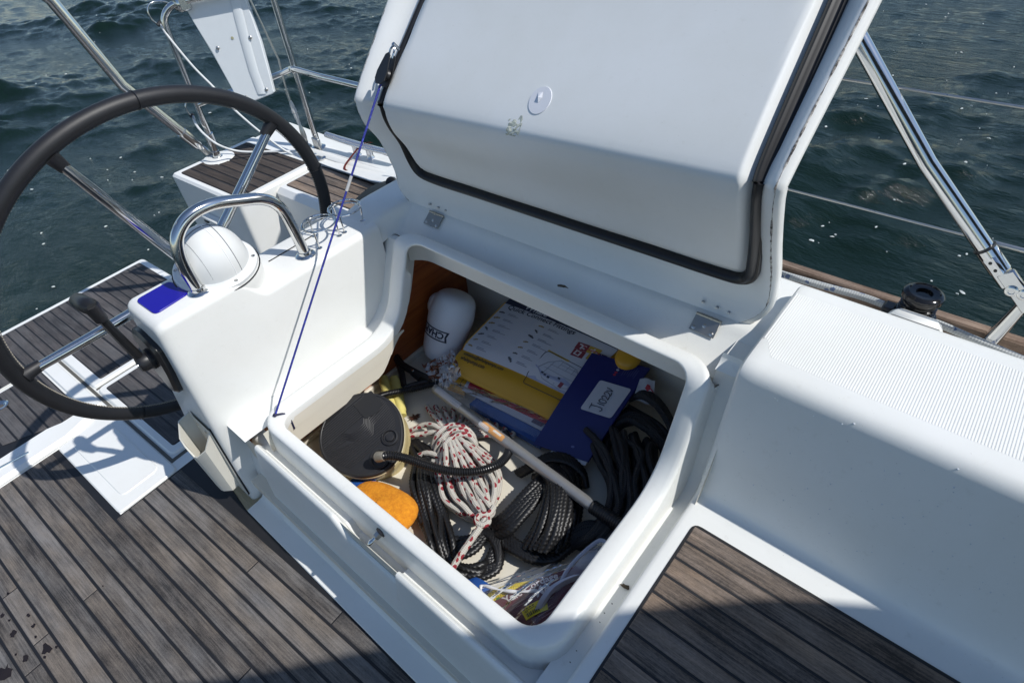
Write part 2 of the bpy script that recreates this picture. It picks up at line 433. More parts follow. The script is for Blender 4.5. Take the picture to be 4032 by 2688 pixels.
# ------------------------------------------------------------------ after end of the cockpit floor
def rect(x0, x1, y0, y1, f=cl): return [f(x0, y0), f(x1, y0), f(x1, y1), f(x0, y1)]
def rrect2(x0, x1, y0, y1, r, f=cl, n=4):
    return [f(p[0], p[1]) for p in fillet([V3(x0, y0, 0), V3(x1, y0, 0), V3(x1, y1, 0), V3(x0, y1, 0)], r, n, closed=True)]
pan = MB()
pan.slab([cl(-2.815, -1.7), cl(-2.262, -1.7), cl(-2.262, -.032), cl(-1.776, -.032), cl(-1.776, .30), cl(-1.60, .40), cl(-1.60, 1.30), cl(-2.815, 1.10)], -.45, -.001, .004)
pan.slab([cl(-2.393, -1.7), cl(-2.266, -1.7), cl(-2.266, .02), cl(-2.30, .12), cl(-2.345, .12), cl(-2.393, -.01)], -.01, .022, .014)       # low sill
pan.slab(rrect2(-2.264, -1.778, -.030, .183, .02), -.01, .007, .004)                                                            # smooth tray
pan.slab(rrect2(-2.225, -1.83, .005, .15, .03), -.01, .010, .006)
pan.slab(rrect2(-2.445, -1.848, .202, .95, .03), -.01, .010, .006)
pan.slab(rrect2(-2.815, -2.462, .202, 1.0, .02), -.01, .010, .006)
pan.slab(rrect2(-2.812, -2.35, .125, .180, .012), -.01, .008, .004)
pan = pan.build('stern_floor', M['gel'], kind='structure')
gut = MB().slab(rect(-2.812, -1.826, .1855, .1975), -.01, .0012, .0004).slab(rect(-1.8415, -1.8265, .1975, .9), -.01, .0012, .0004).slab(rect(-2.459, -2.449, .203, .95), -.01, .0012, .0004)
adopt(gut.build('drain_groove', plain('dark_groove', (.10, .095, .08), .7, var=.5)), pan)  # flat dark strips laid along the drain lines
def deckpatch(parent, x0, x1, y0, y1, z, mat, pitch=PITCH, r=.012, f=cl, phase=None, ang=0, trim=None, caulk=.0042, th=.0032):
    b = MB().slab(rrect2(x0 - caulk, x1 + caulk, y0 - caulk, y1 + caulk, r, f), z - .02, z + .0012, .0005).build('caulking', M['caulk']); adopt(b, parent)
    y = y0 if phase is None else phase
    while y < y1 - .004:
        a, c = max(y, y0), min(y + pitch - 2 * th, y1)
        if c - a > .006:
            poly = [f(x0, a), f(x1, a), f(x1, c), f(x0, c)]
            for t in (trim or []): poly = clip_poly(poly, *t)
            if len(poly) > 2: plank(parent, poly, z - .012, z + .0034 + random.uniform(-.0003, .0003), mat)
        y += pitch
deckpatch(pan, -2.797, -2.398, -1.2, .112, -.0005, M['teaka'], phase=-.002 - .0488 * 24, trim=[(cl(-2.405, .0), cl(-2.352, .115))])
deckpatch(pan, -2.413, -1.888, .233, .92, .009, M['teaka'], phase=.2325)
deckpatch(pan, -2.797, -2.492, .245, .97, .009, M['teaka'], phase=.2325)
hp = MB().tube([cl(-2.335, -.215, .024), cl(-2.315, -.10, .024)], .004, 8).build('hinge_pin', M['chrome']); adopt(hp, pan)
dr = at(3, 1598, .004)
o = MB().lathe([(.030, 0), (.030, .004), (.026, .007), (.020, .006), (.016, .002), (.010, .0)], dr, n=28).build('drain_ring', M['chrome']); adopt(o, pan)

# bathing platform, one step down
ZP = -.40
ca = uncl(at(559, 1017, ZP)); cb = uncl(at(0, 1000 + 1222 / 3.92, ZP)); xp = (ca[0] + cb[0]) / 2; yp = ca[1] + .004
plat = MB().slab(rrect2(xp, -2.86, -1.6, yp, .03), ZP - .07, ZP, .006).build('bathing_platform', M['gel'], kind='structure')
wi = uncl(at(540, 1000 + 118 / 3.92, ZP))
deckpatch(plat, xp + .042, -2.98, -1.2, yp - .045, ZP + .0005, M['teaka'], phase=yp - .045 - .0485 * 38 + .006)
tr = MB().grid([[cl(-2.83, y, z) for z in (.0, -.1, -.4, -.9)] for y in (-1.7, 1.03)]).build('transom', M['gel'], kind='structure')

# ------------------------------------------------------------------ locker rim: rounded opening on an L-shaped surface
prof = fillet([V3(.10, .42), V3(.775, .42), V3(.890, .70), V3(1.10, .70)], [0, .10, .035, 0], 10)
PS = [0.]
for a, b in zip(prof[:-1], prof[1:]): PS.append(PS[-1] + np.linalg.norm(b - a))
S0 = .185                                                     # s = 0 at v = .285
def surf(u, s):
    s = s + S0; i = int(np.clip(np.searchsorted(PS, s) - 1, 0, len(prof) - 2)); t = (s - PS[i]) / (PS[i + 1] - PS[i])
    p = prof[i] + (prof[i + 1] - prof[i]) * t
    j0, j1 = max(i - 1, 0), min(i + 2, len(prof) - 1); d = unit(prof[j1] - prof[j0])
    return V3(u, p[0], p[1]), V3(0, -d[1], d[0])
def s_of(v):
    for i in range(len(prof) - 1):
        if prof[i][0] <= v <= prof[i + 1][0]: return PS[i] + (v - prof[i][0]) / (prof[i + 1][0] - prof[i][0]) * (PS[i + 1] - PS[i]) - S0
def loop_us(u0, u1, s0, s1, r, ns=26, nu=8, nc=7):
    o = []
    def arc(cx, cy, a0):
        for k in range(nc + 1):
            a = a0 + (PI / 2) * k / nc; o.append((cx + r * math.cos(a), cy + r * math.sin(a)))
    for k in range(1, nu): o.append((lerp(u0 + r, u1 - r, k / nu), s0))
    arc(u1 - r, s0 + r, -PI / 2)
    for k in range(1, ns): o.append((u1, lerp(s0 + r, s1 - r, k / ns)))
    arc(u1 - r, s1 - r, 0)
    for k in range(1, nu): o.append((lerp(u1 - r, u0 + r, k / nu), s1))
    arc(u0 + r, s1 - r, PI / 2)
    for k in range(1, ns): o.append((u0, lerp(s1 - r, s0 + r, k / ns)))
    arc(u0 + r, s0 + r, PI)
    return o
si0, si1, so1 = .036, s_of(.905), s_of(.951)
inn = loop_us(-1.257, -.333, si0, si1, .045); outr = loop_us(-1.322, -.281, 0.0, so1, .082)
rows = []
for (ui, s_i), (uo, s_o) in zip(inn, outr):
    Pi, ni = surf(ui, s_i); Po, no = surf(uo, s_o); t = Po - Pi; n = unit(ni + no); t = unit(t - n * (t @ n))
    lip_ = .010 if s_i > s_of(.855) else .036
    rows.append([Pi - ni * lip_ + t * .002, Pi - ni * min(.008, lip_ * .6), Pi - ni * .0025 + t * .0015, Pi + t * .006, lerp(Pi, Po, .5), Po - t * .016, Po - t * .006 - no * .0018, Po - t * .001 - no * .007, Po - no * .014, Po + t * .003 - no * .036, Po + t * .012 - no * .115])
gtr = [[surf(u, s)[0] - surf(u, s)[1] * d for u, d in ((-1.47, .048), (-1.36, .050), (-1.318, .052))] for s in np.linspace(-.055, s_of(.945), 30)]
rim = MB().grid(rows, ci=True).grid(gtr).build('locker_rim', M['gel2'], kind='structure', smooth=50)

# inboard wall below the rim, with its drip lip and the cut-out for the catch
def lipz(u):
    z = .362
    if u > -.70: return z if u > -.683 else lerp(.302, z, sstep(-.695, -.683, u))
    return lerp(z, .302, sstep(-.935, -.868, u))
def inb(u):
    zl = lipz(u); zg = min(.326, zl - .003); k = sstep(-1.288, -1.312, u)
    if k > 0:
        A = inb(-1.28); B = [(.1450, -.03), (.1452, .0030), (.1475, .0055), (.186, .0070), (.203, .011), (.214, .026), (.222, .06), (.232, .12), (.246, .22), (.256, .28), (.260, .30), (.262, .31), (.264, .315), (.266, .318), (.268, .320), (.271, .322), (.275, .324), (.30, .326)]
        return [(lerp(a[0], b[0], k), lerp(a[1], b[1], k)) for a, b in zip(A, B)]
    return [(.1450, -.03), (.1452, .0030), (.1475, .0055), (.186, .0070), (.199, .011), (.2065, .026), (.2105, .06), (.214, .12), (.222, .25), (.2325, zl - .022), (.2345, zl - .010), (.2385, zl - .002), (.2440, zl + .0005), (.2490, zl - .002), (.2520, zl - .010), (.2545, zg + .006), (.260, zg), (.30, zg)]
us = [-1.43, -1.40, -1.36, -1.325, -1.312, -1.307, -1.302, -1.298, -1.294, -1.290, -1.2865] + list(np.linspace(-1.27, -.95, 8)) + list(np.linspace(-.94, -.86, 12)) + [-.80, -.75, -.705] + list(np.linspace(-.698, -.680, 7)) + list(np.linspace(-.66, -.215, 8))
wall = MB().grid([[V3(u, v, z) for v, z in inb(u)] for u in us], flip=True)
wall = wall.build('locker_front', M['gel2'], kind='structure', smooth=45)

# ------------------------------------------------------------------ seat, seat back and coaming forward of the locker
T = [(.1450, -.03), (.1452, .0030), (.1475, .0055), (.186, .0070), (.199, .011), (.2065, .026), (.2105, .06), (.214, .12), (.222, .34), (.2255, .378), (.232, .392), (.242, .399), (.256, .400), (.30, .400), (.735, .400), (.775, .4003), (.798, .4015), (.811, .406), (.819, .416), (.826, .433), (.838, .475), (.852, .55), (.867, .64), (.880, .705), (.8855, .730), (.8885, .745), (.893, .7565), (.9005, .7655), (.911, .7715), (.925, .7745), (.95, .775), (1.0, .775), (1.185, .775), (1.212, .774), (1.226, .769), (1.236, .757), (1.246, .735), (1.330, .605)]
Tn = []
for i in range(len(T)):
    a, b = np.array(T[max(i - 1, 0)]), np.array(T[min(i + 1, len(T) - 1)]); d = unit(b - a); Tn.append(V3(-d[1], d[0]))
rows = []
for u, d in ((-.292, .046), (-.252, .046), (-.243, .043), (-.2385, .034), (-.2365, .012), (-.2345, .005), (-.230, .0012), (-.222, 0), (-.20, 0), (-.1, 0), (.1, 0), (.4, 0), (.8, 0), (1.3, 0)):
    row = []
    for (v, z), n in zip(T, Tn):
        dd = d if v > .235 else 0.0
        if v > .235: dd *= 1 + .72 * sstep(.84, .90, v)
        row.append(V3(u, v - n[0] * dd, z - n[1] * dd))
    rows.append(row)
def lid_cut(row_u, row): return row
seat = MB().grid(rows[:], flip=True).build('cockpit_seat', M['gel2'], kind='structure', smooth=40)
cx = at(2335, 2655, .4)
deckpatch(seat, -.196, 1.2, .311, .738, .4005, M['teakw'], pitch=.0479, r=.02, f=lambda x, y: V3(x, y, 0), phase=.311, th=.0030, caulk=.006)
# anti-slip ribs moulded into the coaming top
rb = MB()
u = -.228
while u < .48:
    v0 = .948 + .05 * (1 - sstep(-.228, -.19, u)); v1 = 1.180; z0, z1 = .7748, .7757
    rb.add([(u, v0, z0), (u + .0038, v0, z0), (u + .0038, v1, z0), (u, v1, z0), (u + .0010, v0 + .002, z1), (u + .0028, v0 + .002, z1), (u + .0028, v1 - .002, z1), (u + .0010, v1 - .002, z1)], [(4, 5, 6, 7), (0, 1, 5, 4), (1, 2, 6, 5), (2, 3, 7, 6), (3, 0, 4, 7)])
    u += .0050
rb = rb.build('antislip_rib', M['gel'], smooth=0); rb['kind'] = 'stuff'; adopt(rb, seat)

# coaming behind the lid and round the after corner of the locker
def coam(u):
    k = sstep(-1.385, -1.43, u)
    h = lerp(1.040, 1.068, (u + 1.4) / 1.16)
    A = [(.944, .655), (.952, .650), (.962, .651), (.975, .658), (h - .030, .690), (h - .012, .704), (h - .004, .711), (h + .006, .716), (h + .03, .719), (1.16, .722), (1.285, .722), (1.298, .717), (1.306, .706), (1.312, .688), (1.330, .58)]
    B = [(.80, .60), (.83, .69), (.86, .704), (.88, .7065), (.905, .709), (.925, .713), (.945, .718), (.965, .721), (1.0, .722), (1.16, .722), (1.285, .722), (1.298, .717), (1.306, .706), (1.312, .688), (1.330, .58)]
    return [(lerp(a[0], b[0], k), lerp(a[1], b[1], k)) for a, b in zip(A, B)]
us = [-1.56, -1.555, -1.54, -1.50] + list(np.linspace(-1.44, -1.38, 8)) + [-1.3, -1.0, -.7, -.4, -.30, -.225]
rows = [[V3(u, v, z - (.012 if u == -1.56 else .003 if u == -1.555 else 0)) for v, z in coam(u)] for u in us]
rows = [[V3(-1.562, p[1], .3) for p in rows[0]]] + rows
coamo = MB().grid(rows, flip=True).build('coaming', M['gel2'], kind='structure', smooth=50)
# side deck, hull side and toe rail
dk = MB()
def dz(u): return lerp(.60, .50, sstep(-1.3, -2.2, u))
us = [-2.9, -2.6, -2.3, -2.0, -1.8, -1.6, -1.3, -1.0, 0, 1.5]
dk.grid([[V3(u, 1.30, dz(u) - .002), V3(u, 1.34, dz(u)), V3(u, 1.475 + .03 * sstep(-1.2, -2.2, u), dz(u)), V3(u, 1.485 + .03 * sstep(-1.2, -2.2, u), dz(u) - .008), V3(u, 1.49 + .03 * sstep(-1.2, -2.2, u), dz(u) - .03), V3(u, 1.44, -.3), V3(u, 1.25, -1.1)] for u in us], flip=True)
dk = dk.build('side_deck', M['gel'], kind='structure')
rail = MB().grid([[V3(u, 1.432, .598), V3(u, 1.436, .652), V3(u, 1.440, .657), V3(u, 1.462, .657), V3(u, 1.466, .652), V3(u, 1.470, .59)] for u in np.linspace(-1.2, 1.6, 12)], flip=True).build('toe_rail', teak('rail_teak', (.12, .075, .05), (.42, .31, .23), .2), kind='structure', smooth=30)

# ------------------------------------------------------------------ helm seat, side seat, after deck
hs = MB()
hs.slab([cl(*p) for p in [(q[0], q[1]) for q in fillet([V3(-2.845, 1.012, 0), V3(-2.298, 1.012, 0), V3(-2.298, 1.50, 0), V3(-2.845, 1.47, 0)], .02, 4, closed=True)]], -.9, .50, .010)
hs = hs.build('helm_seat', M['gel'], kind='structure', smooth=40)
deckpatch(hs, -2.802, -2.337, 1.045, 1.402, .5002, M['teakd'], pitch=.0478, r=.02, phase=1.045)
# grip moulded into its inboard face
gp = MB().box(cl(-2.60, 1.004, .335), (.16, .016, .05), np.array([[CA, -SA, 0], [SA, CA, 0], [0, 0, 1]]), .5).box(cl(-2.60, .992, .348), (.17, .03, .02), np.array([[CA, -SA, 0], [SA, CA, 0], [0, 0, 1]]), .6)
adopt(gp.build('hand_grip', M['gel']), hs)
adopt(MB().box(cl(-2.645, .996, .322), (.03, .02, .02), None, .4).build('catch', M['blackp']), hs)
ss = MB().slab([cl(q[0], q[1]) for q in fillet([V3(-2.30, 1.185, 0), V3(-1.55, 1.17, 0), V3(-1.55, 1.52, 0), V3(-2.30, 1.50, 0)], .03, 4, closed=True)], -.2, .488, .022).build('side_seat', M['gel'], kind='structure', smooth=40)
deckpatch(ss, -2.262, -1.60, 1.232, 1.428, .4885, M['teakw'], pitch=.0485, r=.015, phase=1.232)

# ------------------------------------------------------------------ steering console
def zt(v): return lerp(.772, .706, sstep(.425, .50, v))
rows = []
vs = [.2075, .209, .214, .222, .232, .245, .27, .30, .34, .38, .42] + list(np.linspace(.43, .505, 9)) + [.54, .60, .68, .76, .84, .90]
for v in vs:
    d = max(0, .2075 + .028 - v) / .028; sh = .020 * (1 - math.sqrt(max(0, 1 - d * d))) if d > 0 else 0
    z = zt(v) - sh; r = .020; uf, ua = -1.400 - sh * .8, -1.597 + sh
    prof2 = ([(uf - .015, 0.0), (uf - .003, .25), (uf, .55), (uf, z - r)] if v < .285 else [(uf, .295), (uf, .40), (uf, .55), (uf, z - r)]) + [(uf - r + r * math.cos(a), z - r + r * math.sin(a)) for a in np.linspace(0, PI / 2, 6)[1:]] + [(lerp(uf - r, ua + r, t), z) for t in (.33, .66)] + [(ua + r - r * math.sin(a), z - r + r * math.cos(a)) for a in np.linspace(0, PI / 2, 6)] + [(ua - .03, z - .22), (ua - .16, .20), (ua - .20, 0.0)]
    row = []
    for uu, zz in prof2:
        kz = max(0, .772 - zz); k = 1 - sstep(.21, .5, v)
        fl = .0
        row.append(V3(uu + (-.030 * (1 - zz / .772) * k if uu > -1.47 else 0), v - .036 * kz * k, zz))
    rows.append(row)
cons = thing('steering_console', V3(-1.5, .5, 0), 'white moulded steering console with a blue display cover, beside the open locker', 'steering console')
mb = MB().grid(rows); n0 = len(rows[0])
mb.add(rows[0], [tuple(range(n0))[::-1]])
mb.build('body', M['gel'], cons, smooth=50)
# compass boss
bc = V3(-1.515, .438, .752); bax = unit((.18, -.02, 1))
mb = MB().lathe([(.112, -.045), (.1125, .0), (.1115, .020), (.109, .0255), (.100, .027)], bc, bax, 40); mb.build('boss', M['gel'], cons, smooth=50)
# blue cover
zc = .7735
pl = [at(*crop(a, b, 400, 900, 1.919), zc) for a, b in ((255, 545), (515, 398), (672, 482), (405, 652))]
mb = MB().slab([p for p in fillet([V3(p[0], p[1], 0) for p in pl], .018, 6, closed=True)], .7725, .7762, .001)
mb.build('display_cover', plain('blue_cover', (.012, .006, .30), .16, var=.06), cons, smooth=30)
sm = [at(*crop(a, b, 1000, 750, 2.24), .7065) for a, b in ((130, 627), (535, 388))]
mb = MB().tube([sm[0], sm[1]], .0022, 6); mb.build('panel_joint', M['caulk'], cons)

# ------------------------------------------------------------------ inside of the locker
ZF = .14
bn = MB()
bn.slab([V3(-1.40, .20, 0), V3(-.20, .20, 0), V3(-.20, 1.25, 0), V3(-1.40, 1.25, 0)], .10, ZF, .001)
bn.grid([[V3(-1.40, .246, .12), V3(-1.40, .246, .345)], [V3(-.20, .246, .12), V3(-.20, .246, .345)]], flip=True)         # inboard
bn.grid([[V3(-.222, .20, .10), V3(-.222, .20, .36), V3(-.222, .78, .385), V3(-.222, .90, .66), V3(-.222, 1.30, .70)], [V3(-.222, 1.30, .1), V3(-.222, 1.30, .2), V3(-.222, 1.30, .3), V3(-.222, 1.30, .5), V3(-.222, 1.30, .70)]])
bn.grid([[V3(u, 1.17, .10), V3(u, 1.20, .15), V3(u, 1.215, .30), V3(u, 1.225, .715)] for u in (-1.42, -.20)])                     # hull side
bn = bn.build('locker_bin', M['gelin'], kind='structure', smooth=30)
wd = NT('varnished_wood'); p_ = wd.pos()
g_ = wd.noise(wd.mapping(p_, (30, 3, 60)), 1.0, 6, .6)
wd.t.links.new(wd.ramp(g_.outputs[0], [(.3, (.20, .045, .010)), (.7, (.34, .095, .022))]).outputs[0], wd.b.inputs['Base Color']); wd.set(Roughness=.38)
_o = [(.25, .13), (1.21, .13), (1.21, .625), (.96, .625), (.93, .60), (.87, .46), (.84, .345), (.25, .345)]
bh = MB().add([V3(-1.382, y, z) for y, z in _o] + [V3(-1.394, y, z) for y, z in _o], [tuple(range(8))[::-1]] + [(i, (i + 1) % 8, 8 + (i + 1) % 8, 8 + i) for i in range(8)]).build('bulkhead', wd.m, smooth=0); adopt(bh, bn)
adopt(MB().box(V3(-1.385, .73, .150), (.03, .95, .026), None, .3).build('ledge', M['gelin']), bn)
lrows = []
for v in np.linspace(.27, .80, 24):
    zb_ = lerp(.298, .405, sstep(.66, .80, v)); lrows.append([V3(-1.2585, v, .412), V3(-1.2585, v, max(zb_, .352)), V3(-1.2605, v, max(zb_, .350)), V3(-1.2605, v, zb_), V3(-1.270, v, zb_)])
adopt(MB().grid(lrows, flip=True).build('liner_strip', M['gelin'], smooth=30), bn)

# ------------------------------------------------------------------ locker lid, propped open
LL = np.array([(-1.43, 1.045, .705), (-1.425, 1.03, .77), (-1.42, 1.024, .83), (-1.42, .995, .935), (-1.42, .958, 1.00), (-1.42, .948, 1.055), (-1.418, .962, 1.10), (-1.413, 1.1235, 1.28), (-1.408, 1.291, 1.466), (-1.405, 1.345, 1.526)])
LR = np.array([(-.275, 1.078, .70), (-.262, 1.09, .78), (-.262, 1.066, .87), (-.265, 1.02, .965), (-.265, .972, 1.06), (-.265, .95, 1.12), (-.265, .966, 1.165), (-.2546, 1.148, 1.367), (-.248, 1.315, 1.553), (-.245, 1.368, 1.612)])
def crv(P, t):
    i = int(min(max(t, 0), len(P) - 1.0001)); f = t - i
    a, b, c, d = P[max(i - 1, 0)], P[i], P[i + 1], P[min(i + 2, len(P) - 1)]
    return .5 * (2 * b + (c - a) * f + (2 * a - 5 * b + 4 * c - d) * f * f + (3 * b - a - 3 * c + d) * f ** 3)
def lidp(a, q): return crv(LL, q) * (1 - a) + crv(LR, q) * a
def lidn(a, q):
    d1 = lidp(a + .01, q) - lidp(a - .01, q); d2 = lidp(a, q + .02) - lidp(a, q - .02)
    return unit(np.cross(d1, d2))                        # towards the viewer
QL = [0]; _q = np.linspace(0, 9, 361)
for i in range(1, 361): QL.append(QL[-1] + np.linalg.norm(lidp(.5, _q[i]) - lidp(.5, _q[i - 1])))
def q_of(l): return float(np.interp(l, QL, _q))
def l_of(q): return float(np.interp(q, _q, QL))
LW = 1.155
def rcorner(l, r): return (r - math.sqrt(max(0, r * r - (r - l) ** 2))) if l < r else 0.0
seal_aq = [(.118, 8.6), (.095, 6.95), (.082, 6.2), (.080, 5.6), (.080, 4.3), (.080, 3.2), (.084, 2.55), (.105, 2.18), (.16, 2.06), (.30, 2.0), (.55, 1.86), (.765, 1.735), (.90, 1.66), (.945, 1.70), (.963, 1.95), (.968, 2.4), (.971, 3.0), (.972, 3.95), (.973, 5.2), (.968, 6.1), (.958, 6.8), (.942, 8.6)]
seal2 = [np.array((a * LW, l_of(q))) for a, q in seal_aq]
seal2 = catmull(seal2, 6)
S2 = np.array(seal2)
def seal_dist(x, y):                                     # signed: + inside the panel
    A, B = S2[:-1], S2[1:]; d = B - A; P = np.array((x, y)); t = np.clip(((P - A) * d).sum(1) / (d * d).sum(1), 0, 1); C = A + d * t[:, None]
    dist = np.hypot(*(P - C).T); i = dist.argmin(); cr_ = d[i][0] * (P[1] - A[i][1]) - d[i][1] * (P[0] - A[i][0])
    return dist[i] * (1 if cr_ > 0 else -1)
def rec(l): return lerp(.010, .032, sstep(.12, .36, l))
lid = thing('locker_lid', V3(-.85, 1.06, .71), 'large white moulded locker lid with a black rubber seal, propped open over the locker', 'locker lid')
ls = [0, .004, .012, .024, .04, .055, .07, .085] + list(np.arange(.10, QL[-1], .0135))
av = sorted(set([0, .003, .008, .015, .023, .032, .042, .052, .062] + list(np.linspace(.07, .11, 12)) + list(np.linspace(.12, .92, 40)) + list(np.linspace(.93, 1, 26))))
top, bound = [], []
for l in ls:
    q = q_of(l); row = []
    i0, i1 = rcorner(l, .065) / LW, rcorner(l, .085) / LW
    for a in av:
        aa = i0 + a * (1 - i0 - i1); x = aa * LW; P = lidp(aa, q); n = lidn(aa, q)
        e = min((aa - i0) * LW, (1 - i1 - aa) * LW * 1.5, l * 1.1 + .0)
        sd = seal_dist(x, l)
        D_ = rec(l); h = -D_ * sstep(0, .075, e) + (D_ + .002) * sstep(.006, .034, sd)
        row.append(P + n * h)
    top.append(row)
mb = MB().grid(top, uv=False)
mb.build('inner_panel', gelcoat('lid_gelcoat', (.80, .81, .80), .42, .45), lid, smooth=60)
# outer skin with a rounded edge, and the grubby joint between the two mouldings
def edge(l, side):
    q = q_of(l); i0, i1 = rcorner(l, .065) / LW, rcorner(l, .085) / LW
    a = i0 if side == 0 else 1 - i1
    return lidp(a, q), lidn(min(max(a, .02), .98), q)
path = [(*edge(l, 0), 0) for l in ls[::-1]] + [(*edge(0.0, 0)[:1], edge(0, 0)[1], 0)][:0]
q0 = 0.0; i0, i1 = rcorner(0, .065) / LW, rcorner(0, .085) / LW
path += [(lidp(a, 0.0), lidn(a, .02), 0) for a in np.linspace(i0, 1 - i1, 24)[1:-1]]
path += [(*edge(l, 1), 0) for l in ls]
rows = []
for i, (P, n, _) in enumerate(path):
    t = unit(path[min(i + 1, len(path) - 1)][0] - path[max(i - 1, 0)][0]); o_ = unit(np.cross(n, t)) * -1
    c_ = lidp(.5, 4.5)
    if (P - c_) @ o_ < 0: o_ = -o_
    rows.append([P + n * -.0005, P + o_ * .004 - n * .002, P + o_ * .011 - n * .006, P + o_ * .014 - n * .014, P + o_ * .013 - n * .024, P + o_ * .004 - n * .034, P - o_ * .02 - n * .040, P - o_ * .06 - n * .042])
MB().grid(rows).build('outer_skin', M['gel'], lid, smooth=60)
bk = [[lidp(min(max(a, .05), .95), q_of(l)) - lidn(.5, q_of(l)) * .044 for a in np.linspace(.05, .95, 8)] for l in ls if l > .05]
MB().grid(bk, flip=True).build('back_skin', M['gel'], lid)
dj = NT('grubby_joint'); pj = dj.pos(); nj = dj.noise(pj, 70, 6, .75)
dj.t.links.new(dj.ramp(nj.outputs[0], [(.38, (.03, .029, .027)), (.47, (.22, .20, .18)), (.56, (.52, .50, .46))]).outputs[0], dj.b.inputs['Base Color']); dj.set(Roughness=.8)
jr = random.Random(4)
jp = [P - n * .0015 for P, n, _ in path]
MB().tube(jp, [.0021 * jr.uniform(.6, 1.25) for _ in jp], 6).build('edge_joint', dj.m, lid)
# black rubber seal: double bead
sp = []; bead = []
for x, y in seal2:
    a = x / LW; q = q_of(y); n = lidn(a, q); sp.append(lidp(a, q) - n * (rec(y) - .002)); bead.append(n)
def side_vec(i): return unit(np.cross(bead[i], sp[min(i + 1, len(sp) - 1)] - sp[max(i - 1, 0)]))
rows = []
for i in range(len(sp)):
    s_, n = side_vec(i), bead[i]
    rows.append([sp[i] + s_ * x + n * y for x, y in ((-.0155, -.004), (-.0155, .010), (-.0125, .0135), (-.009, .012), (-.006, .013), (-.003, .020), (.003, .0235), (.009, .021), (.0125, .015), (.0145, .006), (.0145, -.004))])
MB().grid(rows).build('rubber_seal', plain('seal_rubber', (.007, .007, .009), .42, var=.3), lid, smooth=50)
# round hole plug sticker and the torn patch of tape
def on_lid(a, q, dx, dy, h): return lidp(a + dx / LW, q_of(l_of(q) + dy)) + lidn(a, q) * h
mb = MB(); c = 28
mb.add([on_lid(.535, 6.225, .030 * math.cos(2 * PI * i / c) * .92, .030 * math.sin(2 * PI * i / c), .0035) for i in range(c)] + [on_lid(.535, 6.225, .031 * math.cos(2 * PI * i / c) * .92, .031 * math.sin(2 * PI * i / c), .0005) for i in range(c)], [tuple(range(c))] + [(i, c + i, c + (i + 1) % c, (i + 1) % c) for i in range(c)])
mb.add([on_lid(.535, 6.225, x, y, h) for x, y, h in ((-.012, .016, .0038), (-.004, .004, .0085), (.0, .018, .0046), (.004, .006, .0038), (-.002, -.006, .0038))], [(0, 4, 1), (0, 1, 2), (1, 4, 3), (1, 3, 2)])
mb.build('hole_sticker', plain('white_vinyl', (.74, .75, .79), .35, var=.03), lid, smooth=0)
jr = random.Random(11); gp_ = []
for i in range(9):
    gp_.append([on_lid(.497, 5.80, lerp(-.019, .019, j / 8) + jr.uniform(-.0015, .0015), lerp(-.021, .017, i / 8) + jr.uniform(-.0015, .0015) + (.012 if i == 8 and 5 < j < 8 else 0), .0008 + jr.uniform(0, .0030)) for j in range(9)])
MB().grid(gp_).build('torn_tape', plain('old_tape', (.50, .52, .44), .25, var=.25, scale=90), lid, smooth=0)
MB().grid([[on_lid(.56, 5.72, x, y + .006 * math.sin(40 * x), .001) for y in (-.006, .006)] for x in np.linspace(-.02, .12, 12)]).build('tape_residue', plain('tape_glue', (.70, .71, .70), .5, var=.1, scale=60), lid, smooth=0)
# hinges
hm = metal('hinge_steel', (.40, .38, .34), .36)
for hx, hy, sc in ((1400 + 1220 / 3.92, 700 + 640 / 3.92, 1.0), (2500 + 1090 / 3.92, 1100 + 700 / 3.92, 1.0)):
    u0 = atk(hx / K, hy / K, .703)[0]; k = (u0 + 1.4) / 1.16
    hv = lerp(1.040, 1.068, k) - .006
    c0 = V3(u0, hv, .715); h = MB().tube([V3(u0 - .031, hv, .716), V3(u0 + .031, hv, .716)], .0038, 8)
    for t in (-.02, -.009, .002, .013): h.tube([V3(u0 + t, hv, .716), V3(u0 + t + .0085, hv, .716)], .0046, 8)
    ho = h.build('hinge', hm, lid)
    d = unit((0, -.018, -.014)); nn = unit((0, -.5, .86)); nn = unit(np.cross(V3(1, 0, 0), d)) ; nn = nn if nn[2] > 0 else -nn
    lf = MB().box(c0 + d * .022 + nn * .0015, (.062, .040, .0022), [V3(1, 0, 0), d, nn], .3); lo = lf.build('hinge_leaf', hm); lo.parent = ho; lo.matrix_parent_inverse = Matrix.Translation(-Vector(lid.location)) if False else Matrix.Identity(4)
    scr = MB()
    for x, y in ((-.022, .034), (0, .022), (.022, .034)):
        scr.lathe([(.0052, 0), (.0052, .0006), (.003, .0018), (0, .0022)], c0 + d * y + V3(x, 0, 0) + nn * .0024, nn, 10)
    so_ = scr.build('hinge_screw', M['steel']); so_.parent = ho; so_['kind'] = 'stuff'
    st = MB()
    for x, l, ln in ((-.034, .028, 1.0), (.001, .026, .9), (.030, .024, .75)):
        a = (u0 + x + 1.43) / LW; P = lidp(a, q_of(l)) + lidn(a, q_of(l)) * -.012; up = unit(lidn(a, q_of(l)) * .9 + V3(0, 0, .55))
        st.lathe([(.0062, 0), (.0062, .006), (.0034, .0066), (.0034, .018 * ln), (.002, .019 * ln), (0, .0195 * ln)], P, up, 8)
    st.build('hinge_bolt', M['steel'], lid)['kind'] = 'stuff'
